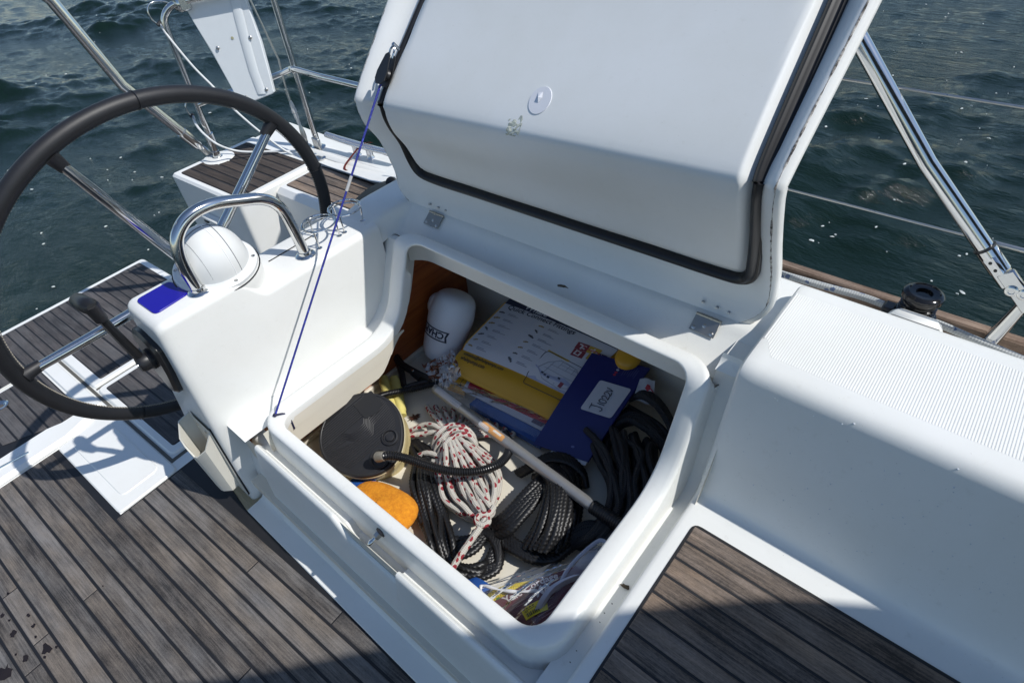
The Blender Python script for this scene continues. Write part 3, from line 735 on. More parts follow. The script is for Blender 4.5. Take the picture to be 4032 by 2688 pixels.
# block, shackle and the blue stay line
BP = on_lid(.100, 6.20, 0, .02, .012); bd = unit(lidp(.1, 6.4) - lidp(.1, 6.0)); bnn = lidn(.1, 6.2); bs = np.cross(bd, bnn)
blk = thing('lid_block', BP, 'small black block shackled to the after edge of the open lid', 'block')
mb = MB()
for sgn in (-1, 1):
    ol = [(-.042, .010), (-.030, .019), (-.010, .020), (.015, .014), (.034, .009), (.040, .0), (.034, -.009), (.015, -.014), (-.010, -.020), (-.030, -.019), (-.042, -.010)]
    pts = [BP + bd * x + bs * y + bnn * (sgn * .008 + .006) for x, y in ol]; pt2 = [p + bnn * .003 * sgn for p in pts]; m_ = len(ol)
    mb.add(pts + pt2, [tuple(range(m_)), tuple(range(m_, 2 * m_))] + [(i, (i + 1) % m_, m_ + (i + 1) % m_, m_ + i) for i in range(m_)])
mb.build('cheek', M['blackp'], blk, smooth=30)
MB().lathe([(.004, -.006), (.0155, -.006), (.012, 0), (.0155, .006), (.004, .006)], BP + bnn * .006 - bd * .012, bnn, 18).build('sheave', M['rubber'], blk)
MB().tube(catmull([BP + bd * .030 + bnn * .006 + bs * .007, BP + bd * .050 + bnn * .008 + bs * .008, BP + bd * .062 + bnn * .008, BP + bd * .050 + bnn * .008 - bs * .008, BP + bd * .030 + bnn * .006 - bs * .007], 5), .0026, 8).build('shackle', M['chrome'], blk)
MB().tube([BP + bd * .060 - bnn * .010, BP + bd * .064 + bnn * .012], .0050, 10).build('eye_bolt', M['chrome'], blk)

def rope_mat(name, base, fleck=None, fl=(.5, .12), tw=(420, 2), rough=.75, bump=.6, fleck2=None):
    t = NT(name); uv = t.uv(); sx = t.n('ShaderNodeSeparateXYZ'); t.t.links.new(uv, sx.inputs[0]); L_, A_ = sx.outputs[0], sx.outputs[1]
    a1 = t.math('SINE', t.math('ADD', t.math('MULTIPLY', L_, tw[0]), t.math('MULTIPLY', A_, 2 * PI * tw[1])))
    a2 = t.math('SINE', t.math('SUBTRACT', t.math('MULTIPLY', L_, tw[0]), t.math('MULTIPLY', A_, 2 * PI * tw[1])))
    pr = t.math('MULTIPLY', a1, a2) if tw[1] > 1 else a1
    h = t.math('ADD', t.math('MULTIPLY', pr, .5), .5)
    nz = t.noise(t.pos(), 60, 4); c = t.mix(nz.outputs[0], tuple(x * .82 for x in base), base)
    c = t.mix(t.math('MULTIPLY', t.math('SUBTRACT', 1.0, h), .45), c, tuple(x * .35 for x in base))
    if fleck:
        cmb = t.n('ShaderNodeCombineXYZ'); t.t.links.new(t.math('MULTIPLY', L_, 62), cmb.inputs[0]); t.t.links.new(t.math('MULTIPLY', A_, 4.0), cmb.inputs[1])
        vo = t.n('ShaderNodeTexVoronoi'); vo.inputs['Scale'].default_value = 1.0; t.t.links.new(cmb.outputs[0], vo.inputs['Vector'])
        sc_ = t.n('ShaderNodeSeparateColor'); t.l(vo, 1, sc_, 0)
        m1 = t.math('GREATER_THAN', sc_.outputs[0], 1 - fl[0]); m2 = t.math('LESS_THAN', vo.outputs[0], fl[1])
        c = t.mix(t.math('MULTIPLY', m1, m2), c, fleck)
    t.t.links.new(c, t.b.inputs['Base Color']); t.set(Roughness=rough); t.bump(h, bump, .0016)
    return t.m
RB = atk(632, 953, .424)
M['blueline'] = rope_mat('blue_braid', (.012, .022, .30), (.05, .08, .55), (.35, .3), (900, 2), .6)
RT = BP - bd * .030 + bnn * .008
MBr = MB().tube([RT + (RB - RT) * t for t in np.linspace(0, 1, 90)], .0029, 8)
ln = MBr.build('stay_line', M['blueline']); tag(ln, 'thin taut blue line from the lid block down to the locker rim', 'line')
kk = MB().ball(RB + V3(0, 0, .001), (.0065, .0065, .005)).tube(catmull([RB, RB + V3(.014, .020, -.004), RB + V3(.018, .026, -.03), RB + V3(.02, .024, -.07)], 5), .003, 6)
ko = kk.build('line_end', plain('dark_blue_cord', (.010, .012, .05), .6), None); adopt(ko, ln) if False else None
ko.parent = ln
sd_ = RT + (RB - RT) * ((454 - 215) / (953 - 215) * .86)
wh = MB().tube([RT + (RB - RT) * t for t in np.linspace(.268, .312, 4)], .0042, 8).build('whipping', plain('clear_tape', (.45, .45, .45), .3)); wh.parent = ln

# ------------------------------------------------------------------ things on the console
gr = thing('grab_rail', V3(-1.455, .5, .77), 'polished steel grab rail arching over the compass on the console', 'grab rail')
gpts = [(-1.455, .355, .768), (-1.455, .351, .836), (-1.455, .356, .892), (-1.455, .374, .934), (-1.455, .417, .963), (-1.455, .478, .966), (-1.455, .548, .944), (-1.455, .606, .920), (-1.455, .643, .880), (-1.455, .656, .812), (-1.455, .662, .750), (-1.455, .665, .705)]
MB().tube(catmull(gpts, 6), .0158, 16).build('rail', M['chrome'], gr, smooth=60)
for p, z in ((gpts[0], .771), (gpts[-1], .705)):
    MB().lathe([(.030, 0), (.030, .003), (.027, .006), (.0195, .008), (.0185, .016), (.0155, .017)], (p[0], p[1], z), n=24).build('flange', M['chrome'], gr, smooth=40)

cmp_ = thing('compass', bc + bax * .027, 'round compass under a white domed cover on top of the console', 'compass')
DC = bc + bax * .030
MB().lathe([(.108, -.004), (.108, .006), (.104, .010), (.094, .011), (.091, .016), (.089, .016)], DC, bax, 48).build('bezel', plain('white_plastic', (.74, .75, .74), .35, var=.05), cmp_, smooth=40)
dome = [(.090 * math.cos(a), .012 + .112 * math.sin(a)) for a in np.linspace(0, PI / 2, 14)]
MB().lathe(dome, DC, bax, 48).build('dome_cover', plain('satin_white', (.70, .71, .70), .42, var=.05, scale=14), cmp_, smooth=80)
e1 = unit(V3(0, 1, 0) - bax * bax[1]); e2 = np.cross(bax, e1)
sm_ = plain('grey_line', (.16, .17, .18), .5)
for rot, off, wdt, mt in ((.0, .030, .0013, sm_), (.0, .012, .0016, plain('pale_line', (.80, .80, .80), .4)), (PI / 2, .012, .0013, sm_), (.0, -.045, .0007, sm_)):
    d1 = e1 * math.cos(rot) + e2 * math.sin(rot); d2 = -e1 * math.sin(rot) + e2 * math.cos(rot); pts = []
    rr = math.sqrt(1 - (off / .089) ** 2)
    for a in np.linspace(.05, PI - .05, 40):
        pts.append(DC + bax * (.012 + .112 * rr * math.sin(a) + .0002) + d1 * off * 1.002 + d2 * (.089 * rr * math.cos(a)) * 1.002)
    MB().tube(pts, wdt, 6).build('dome_seam', mt, cmp_)
for i in range(6):
    a = PI / 6 + i * PI / 3; P = DC + (e1 * math.cos(a) + e2 * math.sin(a)) * .0985 + bax * .0105
    o = MB().lathe([(.0052, 0), (.0052, .001), (.0035, .0015), (.0030, .0003), (0, .0003)], P, bax, 12).build('screw', M['steel'], cmp_)
MB().lathe([(.1125, .0), (.1135, .0015), (.1135, .003), (.1105, .0035)], DC - bax * .0075, bax, 48).build('gasket', M['rubber'], cmp_)
hd = [DC + (e1 * math.cos(a) + e2 * math.sin(a)) * .101 + bax * .022 for a in np.linspace(PI * .72, PI * 1.25, 16)]
hd2 = [DC + (e1 * math.cos(a) + e2 * math.sin(a)) * .101 + bax * .022 for a in np.linspace(-.25, .45, 12)]

cupm = M['chrome']
lege = [((-1.449, .712), (-1.518, .745), (-1.453, .79)), ((-1.455, .811), (-1.528, .843), (-1.461, .889))]
for i, (legs, lab) in enumerate(zip(lege, ('steel wire cup holder nearer the compass on the console top', 'steel wire cup holder nearer the open lid on the console top'))):
    cx_, cy_ = (-1.476, .749) if i == 0 else (-1.482, .851)
    c = V3(cx_, cy_, .765); ch = thing('cup_holder', V3(cx_, cy_, .706), lab, 'cup holder', 'wire cup holders on the console')
    ring = [c + V3(.050 * math.cos(a), .050 * math.sin(a), 0) for a in np.linspace(0, 2 * PI, 41)[:-1]]
    MB().tube(ring, .0030, 8, closed=True).build('ring', cupm, ch)
    ring = [c + V3(.0465 * math.cos(a), .0465 * math.sin(a), -.006 + .004 * math.cos(a + i)) for a in np.linspace(0, 2 * PI, 41)[:-1]]
    MB().tube(ring, .0024, 8, closed=True).build('ring', cupm, ch)
    for lx, ly in legs:
        d = unit(V3(cx_ - lx, cy_ - ly, 0)); tp = c - V3(cx_ - lx, cy_ - ly, 0) * .98
        tp = c + unit(V3(lx - cx_, ly - cy_, 0)) * .049
        lo = MB().tube([V3(lx, ly, .706), tp], .0026, 8).build('leg', cupm, ch)
        ft = MB().lathe([(.0085, 0), (.0085, .0015), (.006, .003), (.003, .0035)], V3(lx, ly, .7062), n=14).build('foot', cupm); ft.parent = lo

th = thing('throttle', V3(-1.53, .20, .59), 'black engine throttle lever on the inboard side of the console', 'throttle')
def fv(z): return .2075 - .036 * (.772 - z)
pol = fillet([V3(-1.600, 0, .690), V3(-1.545, 0, .705), V3(-1.447, 0, .690), V3(-1.455, 0, .60), V3(-1.492, 0, .500), V3(-1.545, 0, .490), V3(-1.625, 0, .56)], .02, 4, closed=True)
m_ = len(pol); c_ = sum(pol) / m_
L0 = [V3(p[0], fv(p[2]) + .002, p[2]) for p in pol]; L1 = [V3(p[0], fv(p[2]) - .012, p[2]) for p in pol]; L2 = [V3(lerp(p[0], c_[0], .10), fv(p[2]) - .020, lerp(p[2], c_[2], .10)) for p in pol]
MB().grid([L0, L1, L2], cj=True).add(L2, [tuple(range(m_))]).build('escutcheon', M['blackp'], th, smooth=40)
MB().lathe([(.030, 0), (.030, .012), (.025, .016), (.025, .034), (.020, .040), (0, .041)], (-1.52, .186, .628), (0, -1, .1), 24).build('pivot_boss', M['rubber'], th, smooth=40)
lv = catmull([(-1.520, .160, .640), (-1.524, .152, .70), (-1.520, .145, .76), (-1.508, .139, .818)], 5)
MB().tube(lv, np.linspace(.0125, .0105, len(lv)), 8).build('lever', M['blackp'], th)
kn = [V3(-1.500, .137, .845), V3(-1.516, .136, .842), V3(-1.545, .133, .836), V3(-1.590, .130, .830), V3(-1.605, .129, .828)]
MB().tube([V3(-1.508, .139, .80), V3(-1.510, .1375, .845)], [.015, .019], 10).tube(kn, [.010, .020, .021, .019, .012], 14).build('handle', M['rubber'], th, smooth=60)
MB().tube([V3(-1.560, .160, .585), V3(-1.590, .157, .580)], .008, 10).build('stop_button', plain('red_plastic', (.42, .03, .04), .4), th)
MB().lathe([(.0, .001), (.007, .0012), (.007, -.004)], (-1.516, .1445, .632), (0, -1, .1), 12).build('pivot_cap', M['chrome'], th)

hp_ = thing('winch_handle_pocket', V3(-1.51, .17, .08), 'off white plastic winch handle pocket screwed low on the console side', 'holder')
cream = plain('cream_plastic', (.62, .60, .53), .5, var=.06)
ua, ub = -1.572, -1.462
def pk(z):                                             # outline at height z, front bulges inboard
    t = (z - .075) / .25; vb = fv(z) - .004; vf = lerp(.126, .118, t); w0, w1 = lerp(ua + .012, ua - .004, t), lerp(ub - .012, ub + .002, t)
    return [V3(w1, vb, z), V3(w1 + .004, lerp(vb, vf, .55), z), V3(lerp(w0, w1, .80), vf + .004, z), V3(lerp(w0, w1, .66), vf, z), V3(lerp(w0, w1, .33), vf, z), V3(lerp(w0, w1, .16), vf + .004, z), V3(w0 - .004, lerp(vb, vf, .55), z), V3(w0, vb, z)]
topz = [.345, .300, .272, .268, .290, .312, .350, .362]
rows = []
for i, t in enumerate((-.06, 0, .08, .3, .6, .9, 1.0)):
    r_ = []
    for j in range(8):
        z = lerp(.080, topz[j], max(t, 0)); q = pk(z)[j].copy()
        if t < 0: q = lerp(q, V3(-1.515, .165, .074), .35)
        r_.append(q)
    rows.append(r_)
inner = []
for i, t in enumerate((1.0, .6, .1)):
    r_ = []
    for j in range(8):
        z = lerp(.080, topz[j], t); q = pk(z)[j]; cc = V3(-1.517, .16, z); r_.append(q + unit(cc - q) * .005)
    inner.append(r_)
mb = MB().grid(rows + inner, flip=True); mb.add(rows[0], [tuple(range(8))]); mb.add(inner[-1], [tuple(range(8))[::-1]])
mb.build('pouch', cream, hp_, smooth=35)
MB().grid([[V3(u, fv(z) - .001, z) for z in (.05, .2, .365)] for u in (ua - .006, ub + .010)], flip=False).grid([[V3(u, fv(z) - .006, z) for z in (.05, .2, .365)] for u in (ua - .006, ub + .010)]).grid([[V3(ub + .010, fv(z) - d, z) for d in (.001, .006)] for z in (.05, .2, .365)]).build('back_plate', cream, hp_, smooth=0)
MB().grid([[V3(ub + .0135, fv(z) - d, z) for d in (-.001, .004)] for z in (.04, .2, .37)]).tube([V3(ub + .012, fv(z) - .001, z) for z in (.045, .2, .368)], .0022, 6).build('sealant_line', M['caulk'], hp_)
for x, z in ((-1.50, .325), (-1.545, .33)):
    MB().lathe([(.006, 0), (.006, .001), (.003, .003), (0, .003)], (x, fv(z) - .006, z), (0, -1, 0), 10).build('screw', M['steel'], hp_)

# ------------------------------------------------------------------ steering wheel
WC = np.array([-1.69270833, .42708333, .70520833]); WN = np.array([-.98445864, -.05503978, .16676875]); W1 = np.array([.0558215, -.99844076, 0]); W2 = np.array([.16650871, .00930928, .98599604]); WR = .5
wh = thing('helm_wheel', WC, 'large steering wheel with a black leather covered rim and steel spokes', 'steering wheel')
ring = [WC + (W1 * math.cos(a) + W2 * math.sin(a)) * WR for a in np.linspace(0, 2 * PI, 145)[:-1]]
MB().tube(ring, .0205, 16, closed=True).build('rim', M['leather'], wh, smooth=80)
zz = []
for i, a in enumerate(np.linspace(0, 2 * PI, 721)[:-1]):
    b = PI + (.13 if i % 2 else -.13); d = (W1 * math.cos(a) + W2 * math.sin(a)); zz.append(WC + d * (WR + .0226 * math.cos(b)) + WN * -.0226 * math.sin(b) - WN * .0004)
MB().tube(zz, .0010, 4, closed=True).build('stitching', M['thread'], wh, smooth=0)
jn = []
for dg in (95, 23, 167, 239, 311):
    a = math.radians(dg); d = W1 * math.cos(a) + W2 * math.sin(a); tt = -W1 * math.sin(a) + W2 * math.cos(a)
    mbj = MB().tube([WC + d * (WR + .0224 * math.cos(b)) + WN * .0224 * math.sin(b) for b in np.linspace(0, 2 * PI, 25)[:-1]], .0011, 5, closed=True)
    mbj.build('rim_joint', M['rubber'], wh)
for dg in (-3.4, 68.6, 140.6, 212.6, 284.6):
    a = math.radians(dg); d = W1 * math.cos(a) + W2 * math.sin(a)
    pts = [WC + d * r_ + WN * (-.030 * (1 - (r_ / WR) ** 1.5)) for r_ in np.linspace(.045, WR - .018, 12)]
    spk = MB().tube(pts, np.linspace(.0165, .0125, 12), 14).build('spoke', M['chrome'], wh, smooth=80)
    bo = MB().tube([WC + d * r_ + WN * -.001 for r_ in (WR - .056, WR - .040, WR - .022, WR - .012)], [.0150, .0165, .0185, .022], 14).build('leather_boot', M['leather']); bo.parent = spk; bo.matrix_parent_inverse = Matrix.Identity(4)
MB().lathe([(.0, .035), (.020, .034), (.026, .022), (.050, .015), (.055, .0), (.052, -.04), (.030, -.05), (.030, -.075)], WC - WN * .028, WN, 28).build('hub', M['chrome'], wh, smooth=40)

# ------------------------------------------------------------------ catch pin on the locker front
cp = V3(-.778, .286, .385); cd = unit((-.25, -1, -.45))
ct = thing('catch_pin', cp, 'small steel catch pin with a black washer on the locker front', 'catch')
MB().lathe([(.0, -.004), (.013, -.004), (.0145, 0), (.0145, .005), (.010, .006)], cp, cd, 8).build('washer', M['rubber'], ct, smooth=30)
MB().lathe([(.0095, .005), (.0105, .007), (.0100, .018), (.0080, .021), (.0055, .022)], cp, cd, 6).build('nut', M['steel'], ct, smooth=20)
MB().lathe([(.0055, .020), (.0055, .030), (.0068, .031), (.0068, .036), (.0050, .044), (.0025, .047), (0, .048)], cp, cd, 14).build('pin', M['chrome'], ct, smooth=40)

# ------------------------------------------------------------------ unseen canopy, added forward to throw the soft shade across the near end
sh = thing('shade_canopy', V3(1.5, .2, 2.0), 'unseen grey canvas canopy added forward to shade the near end', 'shade_canopy')
C0 = V3(-.202, .490, .40); DIR = unit((.80, .60, 0)); 
def shp(a, b, h): return C0 + DIR * a + V3(.60, -.80, 0) * b + SUN * (h / SUN[2])
eb = lambda a: float(np.interp(a, (-1.4, -.97, -.66, -.37, -.25, 0, .29, .53, .9, 1.9), (.24, .17, .12, .055, .03, -.005, -.035, -.02, .0, .06)))  # canopy edge bent so that its shadow follows the shade line
rows = [[shp(a, eb(a) + b, 1.75 + .16 * math.cos((a - .2) * 1.1) - .05 * b) for b in np.linspace(0, 1.7, 6)] for a in np.linspace(-1.30, 1.9, 40)]
MB().grid(rows).build('canvas', plain('grey_canvas', (.20, .21, .22), .85), sh)

# ------------------------------------------------------------------ what lies in the locker
def zk3(lst): return [atk(x, y, z) for x, y, z in lst]
def quad(px, f):                                         # four corner points -> surface function (s along 0-1, t along 0-3)
    A, B, C_, D_ = [np.array(p) for p in px]
    def g(s, t): return (A * (1 - s) + B * s) * (1 - t) + (D_ * (1 - s) + C_ * s) * t
    return g
def sheet(g, ns, nt, nfn, th=.0012, wob=0.0, seed=1):
    r = random.Random(seed); top = []
    for i in range(ns + 1):
        row = []
        for j in range(nt + 1):
            s, t = i / ns, j / nt; row.append(g(s, t) + V3(0, 0, 1) * (nfn(s, t) + r.uniform(-wob, wob)))
        top.append(row)
    bot = [[p - V3(0, 0, th) for p in row] for row in top]
    mb = MB().grid(top).grid(bot, flip=True)
    for E_ in ([(top[i][0], bot[i][0]) for i in range(ns + 1)], [(top[i][-1], bot[i][-1]) for i in range(ns + 1)], [(top[0][j], bot[0][j]) for j in range(nt + 1)], [(top[-1][j], bot[-1][j]) for j in range(nt + 1)]):
        mb.grid([list(e) for e in E_])
    return mb
paper = plain('white_paper', (.52, .53, .57), .6, var=.03)
paper2 = plain('glossy_paper', (.50, .51, .55), .4, var=.04)
yel = plain('yellow_vinyl', (.62, .33, .025), .38, var=.08, scale=12)
redp = plain('red_paper', (.42, .030, .045), .45, var=.15)
bluep = plain('blue_plastic', (.015, .075, .30), .35, var=.3, scale=20, bump=.5, bscale=60, bdist=.004)
navy = plain('navy_card', (.010, .016, .125), .42, var=.08)
ink = plain('dark_ink', (.030, .034, .055), .6, var=.05)
grey = plain('grey_ink', (.25, .26, .30), .6, var=.05)
tan = plain('tan_ink', (.33, .24, .11), .6, var=.2)
def film(name, amt=.16, col=(.9, .93, 1.0), rough=.10, bs=38, bst=.6):
    t = NT(name); tr_ = t.n('ShaderNodeBsdfTransparent'); gl = t.n('ShaderNodeBsdfGlossy'); mx = t.n('ShaderNodeMixShader'); df = t.n('ShaderNodeBsdfDiffuse'); mx2 = t.n('ShaderNodeMixShader')
    fr = t.n('ShaderNodeFresnel'); fr.inputs[0].default_value = 1.5; gl.inputs['Roughness'].default_value = rough; df.inputs[0].default_value = (*col, 1)
    nz = t.noise(t.pos(), bs, 4, .6); bp = t.n('ShaderNodeBump'); bp.inputs['Strength'].default_value = bst; bp.inputs['Distance'].default_value = .006
    t.l(nz, 0, bp, 'Height'); t.l(bp, 0, gl, 'Normal'); t.l(bp, 0, fr, 'Normal')
    t.l(tr_, 0, mx2, 1); t.l(df, 0, mx2, 2); mx2.inputs[0].default_value = amt
    t.l(fr, 0, mx, 0); t.l(mx2, 0, mx, 1); t.l(gl, 0, mx, 2); t.t.links.new(mx.outputs[0], t.o.inputs[0])
    return t.m
M['film'] = film('clear_film', .05)
M['vinyl'] = film('clear_vinyl', .045, rough=.05, bs=10, bst=.14)

# package of brochures in a clear bag
PK = thing('package', atk(1230, 850, .16), 'clear plastic bag of folded brochures, a white printed sheet on yellow uppermost', 'package')
gA, gB, gC, gD = atk(1062, 797, .262), atk(1312, 907, .252), atk(1422, 801, .330), atk(1163, 694, .318)
g0 = quad((gA, gB, gC, gD), None)
def bul(s, t): return .016 * math.sin(PI * min(1, max(0, s))) * math.sin(PI * (.15 + .7 * min(1, max(0, t)))) - .010 * (s > 1) 
def top_pt(s, t, h=.0):                                  # t < 0 runs down over the rolled yellow front edge
    if t >= 0: return g0(s, t) + V3(0, 0, bul(s, t) + h - .012 * (1 - min(1, t / .12)) ** 2)
    q = -t; A_ = g0(s, 0) + V3(0, 0, bul(s, 0) - .012); B_ = lerp(yBL, yBR, s); Lb = np.linalg.norm(B_ - A_); d = unit((B_ - A_) * V3(1, 1, 0))
    if q <= .060:
        k = q / .060; return lerp(A_, B_, k) + V3(0, 0, .010 * math.sin(PI * k) + h)
    a = min((q - .060) / .030, 1.0) * PI * .75
    return B_ + d * .008 * math.sin(a) + V3(0, 0, -.008 * (1 - math.cos(a)) + h * math.cos(a)) + d * h * math.sin(a)
yBL, yBR = atk(1036, 848, .232), atk(1268, 958, .222)
mb = MB().grid([[top_pt(s, t) for t in np.linspace(0, 1, 14)] for s in np.linspace(0, 1, 22)]); mb.build('printed_sheet', paper, PK, smooth=60)
mb = MB().grid([[top_pt(s, t, -.0008) for t in list(np.linspace(-.085, 0, 14)) + [.1, .5, 1.0]] for s in np.linspace(-.012, 1.01, 26)])
mb.build('yellow_folder', yel, PK, smooth=60)
for (s0, t0, off) in ((0.0, 0.0, 0),):
    side = [[top_pt(-.012, t, -.001), top_pt(-.012, t, -.001) + V3(-.002, 0, -.030)] for t in np.linspace(-.06, 1, 12)]
    side2 = [[top_pt(1.01, t, -.001), top_pt(1.01, t, -.001) + V3(.002, 0, -.034)] for t in np.linspace(-.06, 1, 12)]
    MB().grid(side).grid(side2, flip=True).build('pink_edge', redp, PK)
SW = np.linalg.norm(gB - gA); SH = np.linalg.norm(gD - gA)
def on_sheet(s0, t0, h=.0009): return lambda x, y: top_pt(s0 + x / SW, t0 + y / SH, h)
pr_ = text_mb('Quick Connect Fittings', .0285, on_sheet(.050, .895), bold=.0004)
pr_.build('title_print', ink, PK, smooth=0)
hd_ = MB().grid([[top_pt(s, t, .0012) for t in (.975, 1.0, 1.05, 1.12)] for s in np.linspace(.0, 1.0, 20)]); hd_.build('header_band', plain('dark_header', (.020, .026, .060), .5), PK)
text_mb('Whale', .034, on_sheet(.175, .995, .0024), bold=.0008, shear=.1).build('header_print', plain('pale_ink', (.50, .52, .56), .6), PK, smooth=0)
r_ = random.Random(5); ic = MB(); cap = MB(); bra = MB()
for col, (sx, n, t_hi, t_lo) in enumerate(((.045, 7, .80, .08), (.420, 7, .80, .10))):
    for i in range(n):
        t = lerp(t_hi, t_lo, i / (n - 1)); f = on_sheet(sx - .006 * i * 0, t); tgt = bra if (i + col * 2) % 4 in (1, 2) else ic
        a0 = r_.uniform(-.6, .6); ln = .0105 * r_.uniform(.8, 1.2)
        for (ox, oy, rr) in ((-.5, 0, .42), (0, .05, .5), (.5, -.05, .36)):
            m_ = 7; tgt.add([f(ox * ln * 1.3 * math.cos(a0) + ln * rr * math.cos(2 * PI * k / m_), ox * ln * 1.3 * math.sin(a0) + oy * ln + ln * rr * .75 * math.sin(2 * PI * k / m_)) for k in range(m_)], [tuple(range(m_))])
        for k, wd_ in enumerate((.030, .055 if i == 2 or i == 3 else .042)):
            y = .002 - k * .0052; cap.add([f(.026, y), f(.026 + wd_, y), f(.026 + wd_, y + .0022), f(.026, y + .0022)], [(0, 1, 2, 3)])
ic.build('fitting_picture', plain('dark_grey_ink', (.10, .10, .11), .6, var=.3), PK, smooth=0)['kind'] = 'stuff'
bra.build('brass_picture', tan, PK, smooth=0)['kind'] = 'stuff'
cap.build('caption_line', grey, PK, smooth=0)['kind'] = 'stuff'
def patch(s0, s1, t0, t1, mat, name, h=.0010, rot=0.0):
    c = ((s0 + s1) / 2, (t0 + t1) / 2); hw, hh = (s1 - s0) / 2 * SW, (t1 - t0) / 2 * SH; f = on_sheet(c[0], c[1], h); q = []
    for x, y in ((-hw, -hh), (hw, -hh), (hw, hh), (-hw, hh)): q.append(f(x * math.cos(rot) - y * math.sin(rot), x * math.sin(rot) + y * math.cos(rot)))
    return MB().add(q, [(0, 1, 2, 3)]).build(name, mat, PK, smooth=0)
mar = plain('maroon_ink', (.22, .035, .050), .6); olv = plain('ochre_ink', (.50, .33, .05), .6); pur = plain('purple_ink', (.075, .05, .10), .6)
patch(.745, .835, .70, .83, mar, 'logo_square', .0011, .15); patch(.760, .850, .57, .70, mar, 'logo_square', .0010, .15)
patch(.835, .925, .72, .85, olv, 'logo_square', .0010, .1); patch(.870, .955, .62, .72, olv, 'logo_square', .0009, .1); patch(.925, .985, .69, .80, pur, 'logo_square', .0012, .12)
wp = plain('white_ink', (.6, .55, .57), .6)
lg = MB()
for s0, t0, pts in ((.79, .765, ((-.012, .003, .012, .009), (-.003, -.012, .003, .006), (.004, -.008, .012, -.003))), (.80, .635, ((-.010, -.010, -.005, .010), (.005, -.010, .010, .010), (-.010, .006, .010, .010), (-.010, -.010, .010, -.006))), (.88, .78, ((-.012, -.002, .004, .003), (-.004, -.010, .001, .010), (.007, -.004, .014, .002)))):
    for x0, y0, x1, y1 in pts:
        f = on_sheet(s0, t0, .0017); lg.add([f(x0, y0), f(x1, y0), f(x1, y1), f(x0, y1)], [(0, 1, 2, 3)])
lg.build('logo_mark', wp, PK, smooth=0)['kind'] = 'stuff'
f = on_sheet(.765, .668, .0016); MB().tube([f(x, y) for x, y in ((.01, .03), (.035, .022), (.06, .028), (.085, .018))], .0016, 5).build('logo_stroke', redp, PK)
f = on_sheet(.955, .745, .0017); MB().tube([f(-.010, -.008), f(0, .002), f(.010, .010)], .0012, 5).tube([f(-.006, .008), f(.002, 0)], .0012, 5).build('logo_mark', wp, PK)
patch(.615, .80, .445, .475, olv, 'ochre_bar', .0010, -.04)
f = on_sheet(.80, .235, .0013)
bx_ = fillet([V3(-.083, -.060, 0), V3(.083, -.060, 0), V3(.083, .052, 0), V3(-.083, .052, 0)], .014, 5, closed=True)
MB().tube([f(p[0], p[1]) for p in bx_], .0011, 5, closed=True).build('plan_frame', ink, PK)
MB().add([f(x, y) for x, y in ((-.078, -.055), (.078, -.055), (.078, -.028), (.03, -.012), (-.03, -.030), (-.078, -.010))], [tuple(range(6))]).build('plan_tint', plain('tint_ink', (.33, .36, .50), .6), PK, smooth=0)
pl_ = MB(); hull = [(-.066, -.016), (-.030, -.044), (.030, -.050), (.060, -.040), (.062, .010), (.040, .036), (-.020, .040), (-.050, .016), (-.066, -.016)]
pl_.tube([f(x, y) for x, y in hull], .0008, 4)
for q in (((-.04, -.030), (-.035, .025)), ((-.015, -.042), (-.012, .038)), ((.012, -.045), (.014, .038)), ((.038, -.045), (.036, .034)), ((-.05, -.006), (.06, -.010)), ((-.04, .012), (.06, .014)), ((-.03, -.024), (.05, -.030)), ((-.01, .026), (.045, .027))): pl_.tube([f(*q[0]), f(*q[1])], .0007, 4)
pl_.build('plan_line', grey, PK, smooth=0)['kind'] = 'stuff'
pk_ = MB()
for x, y in ((-.046, -.030), (-.034, -.033), (-.02, -.036), (.012, -.024)): pk_.add([f(x, y), f(x + .009, y - .001), f(x + .009, y + .006), f(x, y + .007)], [(0, 1, 2, 3)])
pk_.build('plan_block', ink, PK, smooth=0)['kind'] = 'stuff'
MB().add([f(.028, -.046), f(.041, -.047), f(.042, -.030), f(.029, -.029)], [(0, 1, 2, 3)]).build('plan_block', mar, PK, smooth=0)
def on_front(s0, q0): return lambda x, y: top_pt(s0 + x / SW, -(q0 - y), .0010)
text_mb('usasales@whalepumps.com', .0150, on_front(.035, .014), bold=.0002).build('address_print', ink, PK, smooth=0)
text_mb('whalepumps.com', .0150, on_front(.035, .030), bold=.0002).build('address_print', ink, PK, smooth=0)
# lower brochures and bag
def slabq(px, name, mat, th=.010, bulge=.006, seed=1, wob=0.0):
    g = quad([atk(*p) for p in px], None); sheet(g, 14, 8, lambda s, t: bulge * math.sin(PI * s) * math.sin(PI * t), th, wob, seed).build(name, mat, PK, smooth=50)
slabq(((1078, 928, .178), (1240, 1022, .176), (1335, 925, .20), (1190, 830, .20)), 'blue_wrapper', bluep, .022, .010, 2, .0012)
slabq(((1030, 880, .196), (1248, 990, .192), (1335, 905, .21), (1110, 800, .22)), 'lower_sheet', paper2, .003, .004)
slabq(((1026, 888, .194), (1066, 903, .194), (1110, 830, .21), (1060, 815, .21)), 'yellow_corner', yel, .014, .005)
slabq(((1074, 888, .2035), (1252, 972, .1995), (1335, 905, .214), (1120, 805, .224)), 'red_insert', redp, .005, .003)
gl_ = quad(zk3(((1030, 880, .197), (1248, 990, .193), (1335, 905, .211), (1110, 800, .221))), None)
ls_ = MB(); cpts = [gl_(s, t) + V3(0, 0, .0012 + .004 * math.sin(PI * s) * math.sin(PI * t)) for s, t in ((.42, .10), (.14, .08), (.09, .14), (.10, .28))]
ls_.tube(catmull(cpts, 5), .0010, 5).build('outline_print', ink, PK)
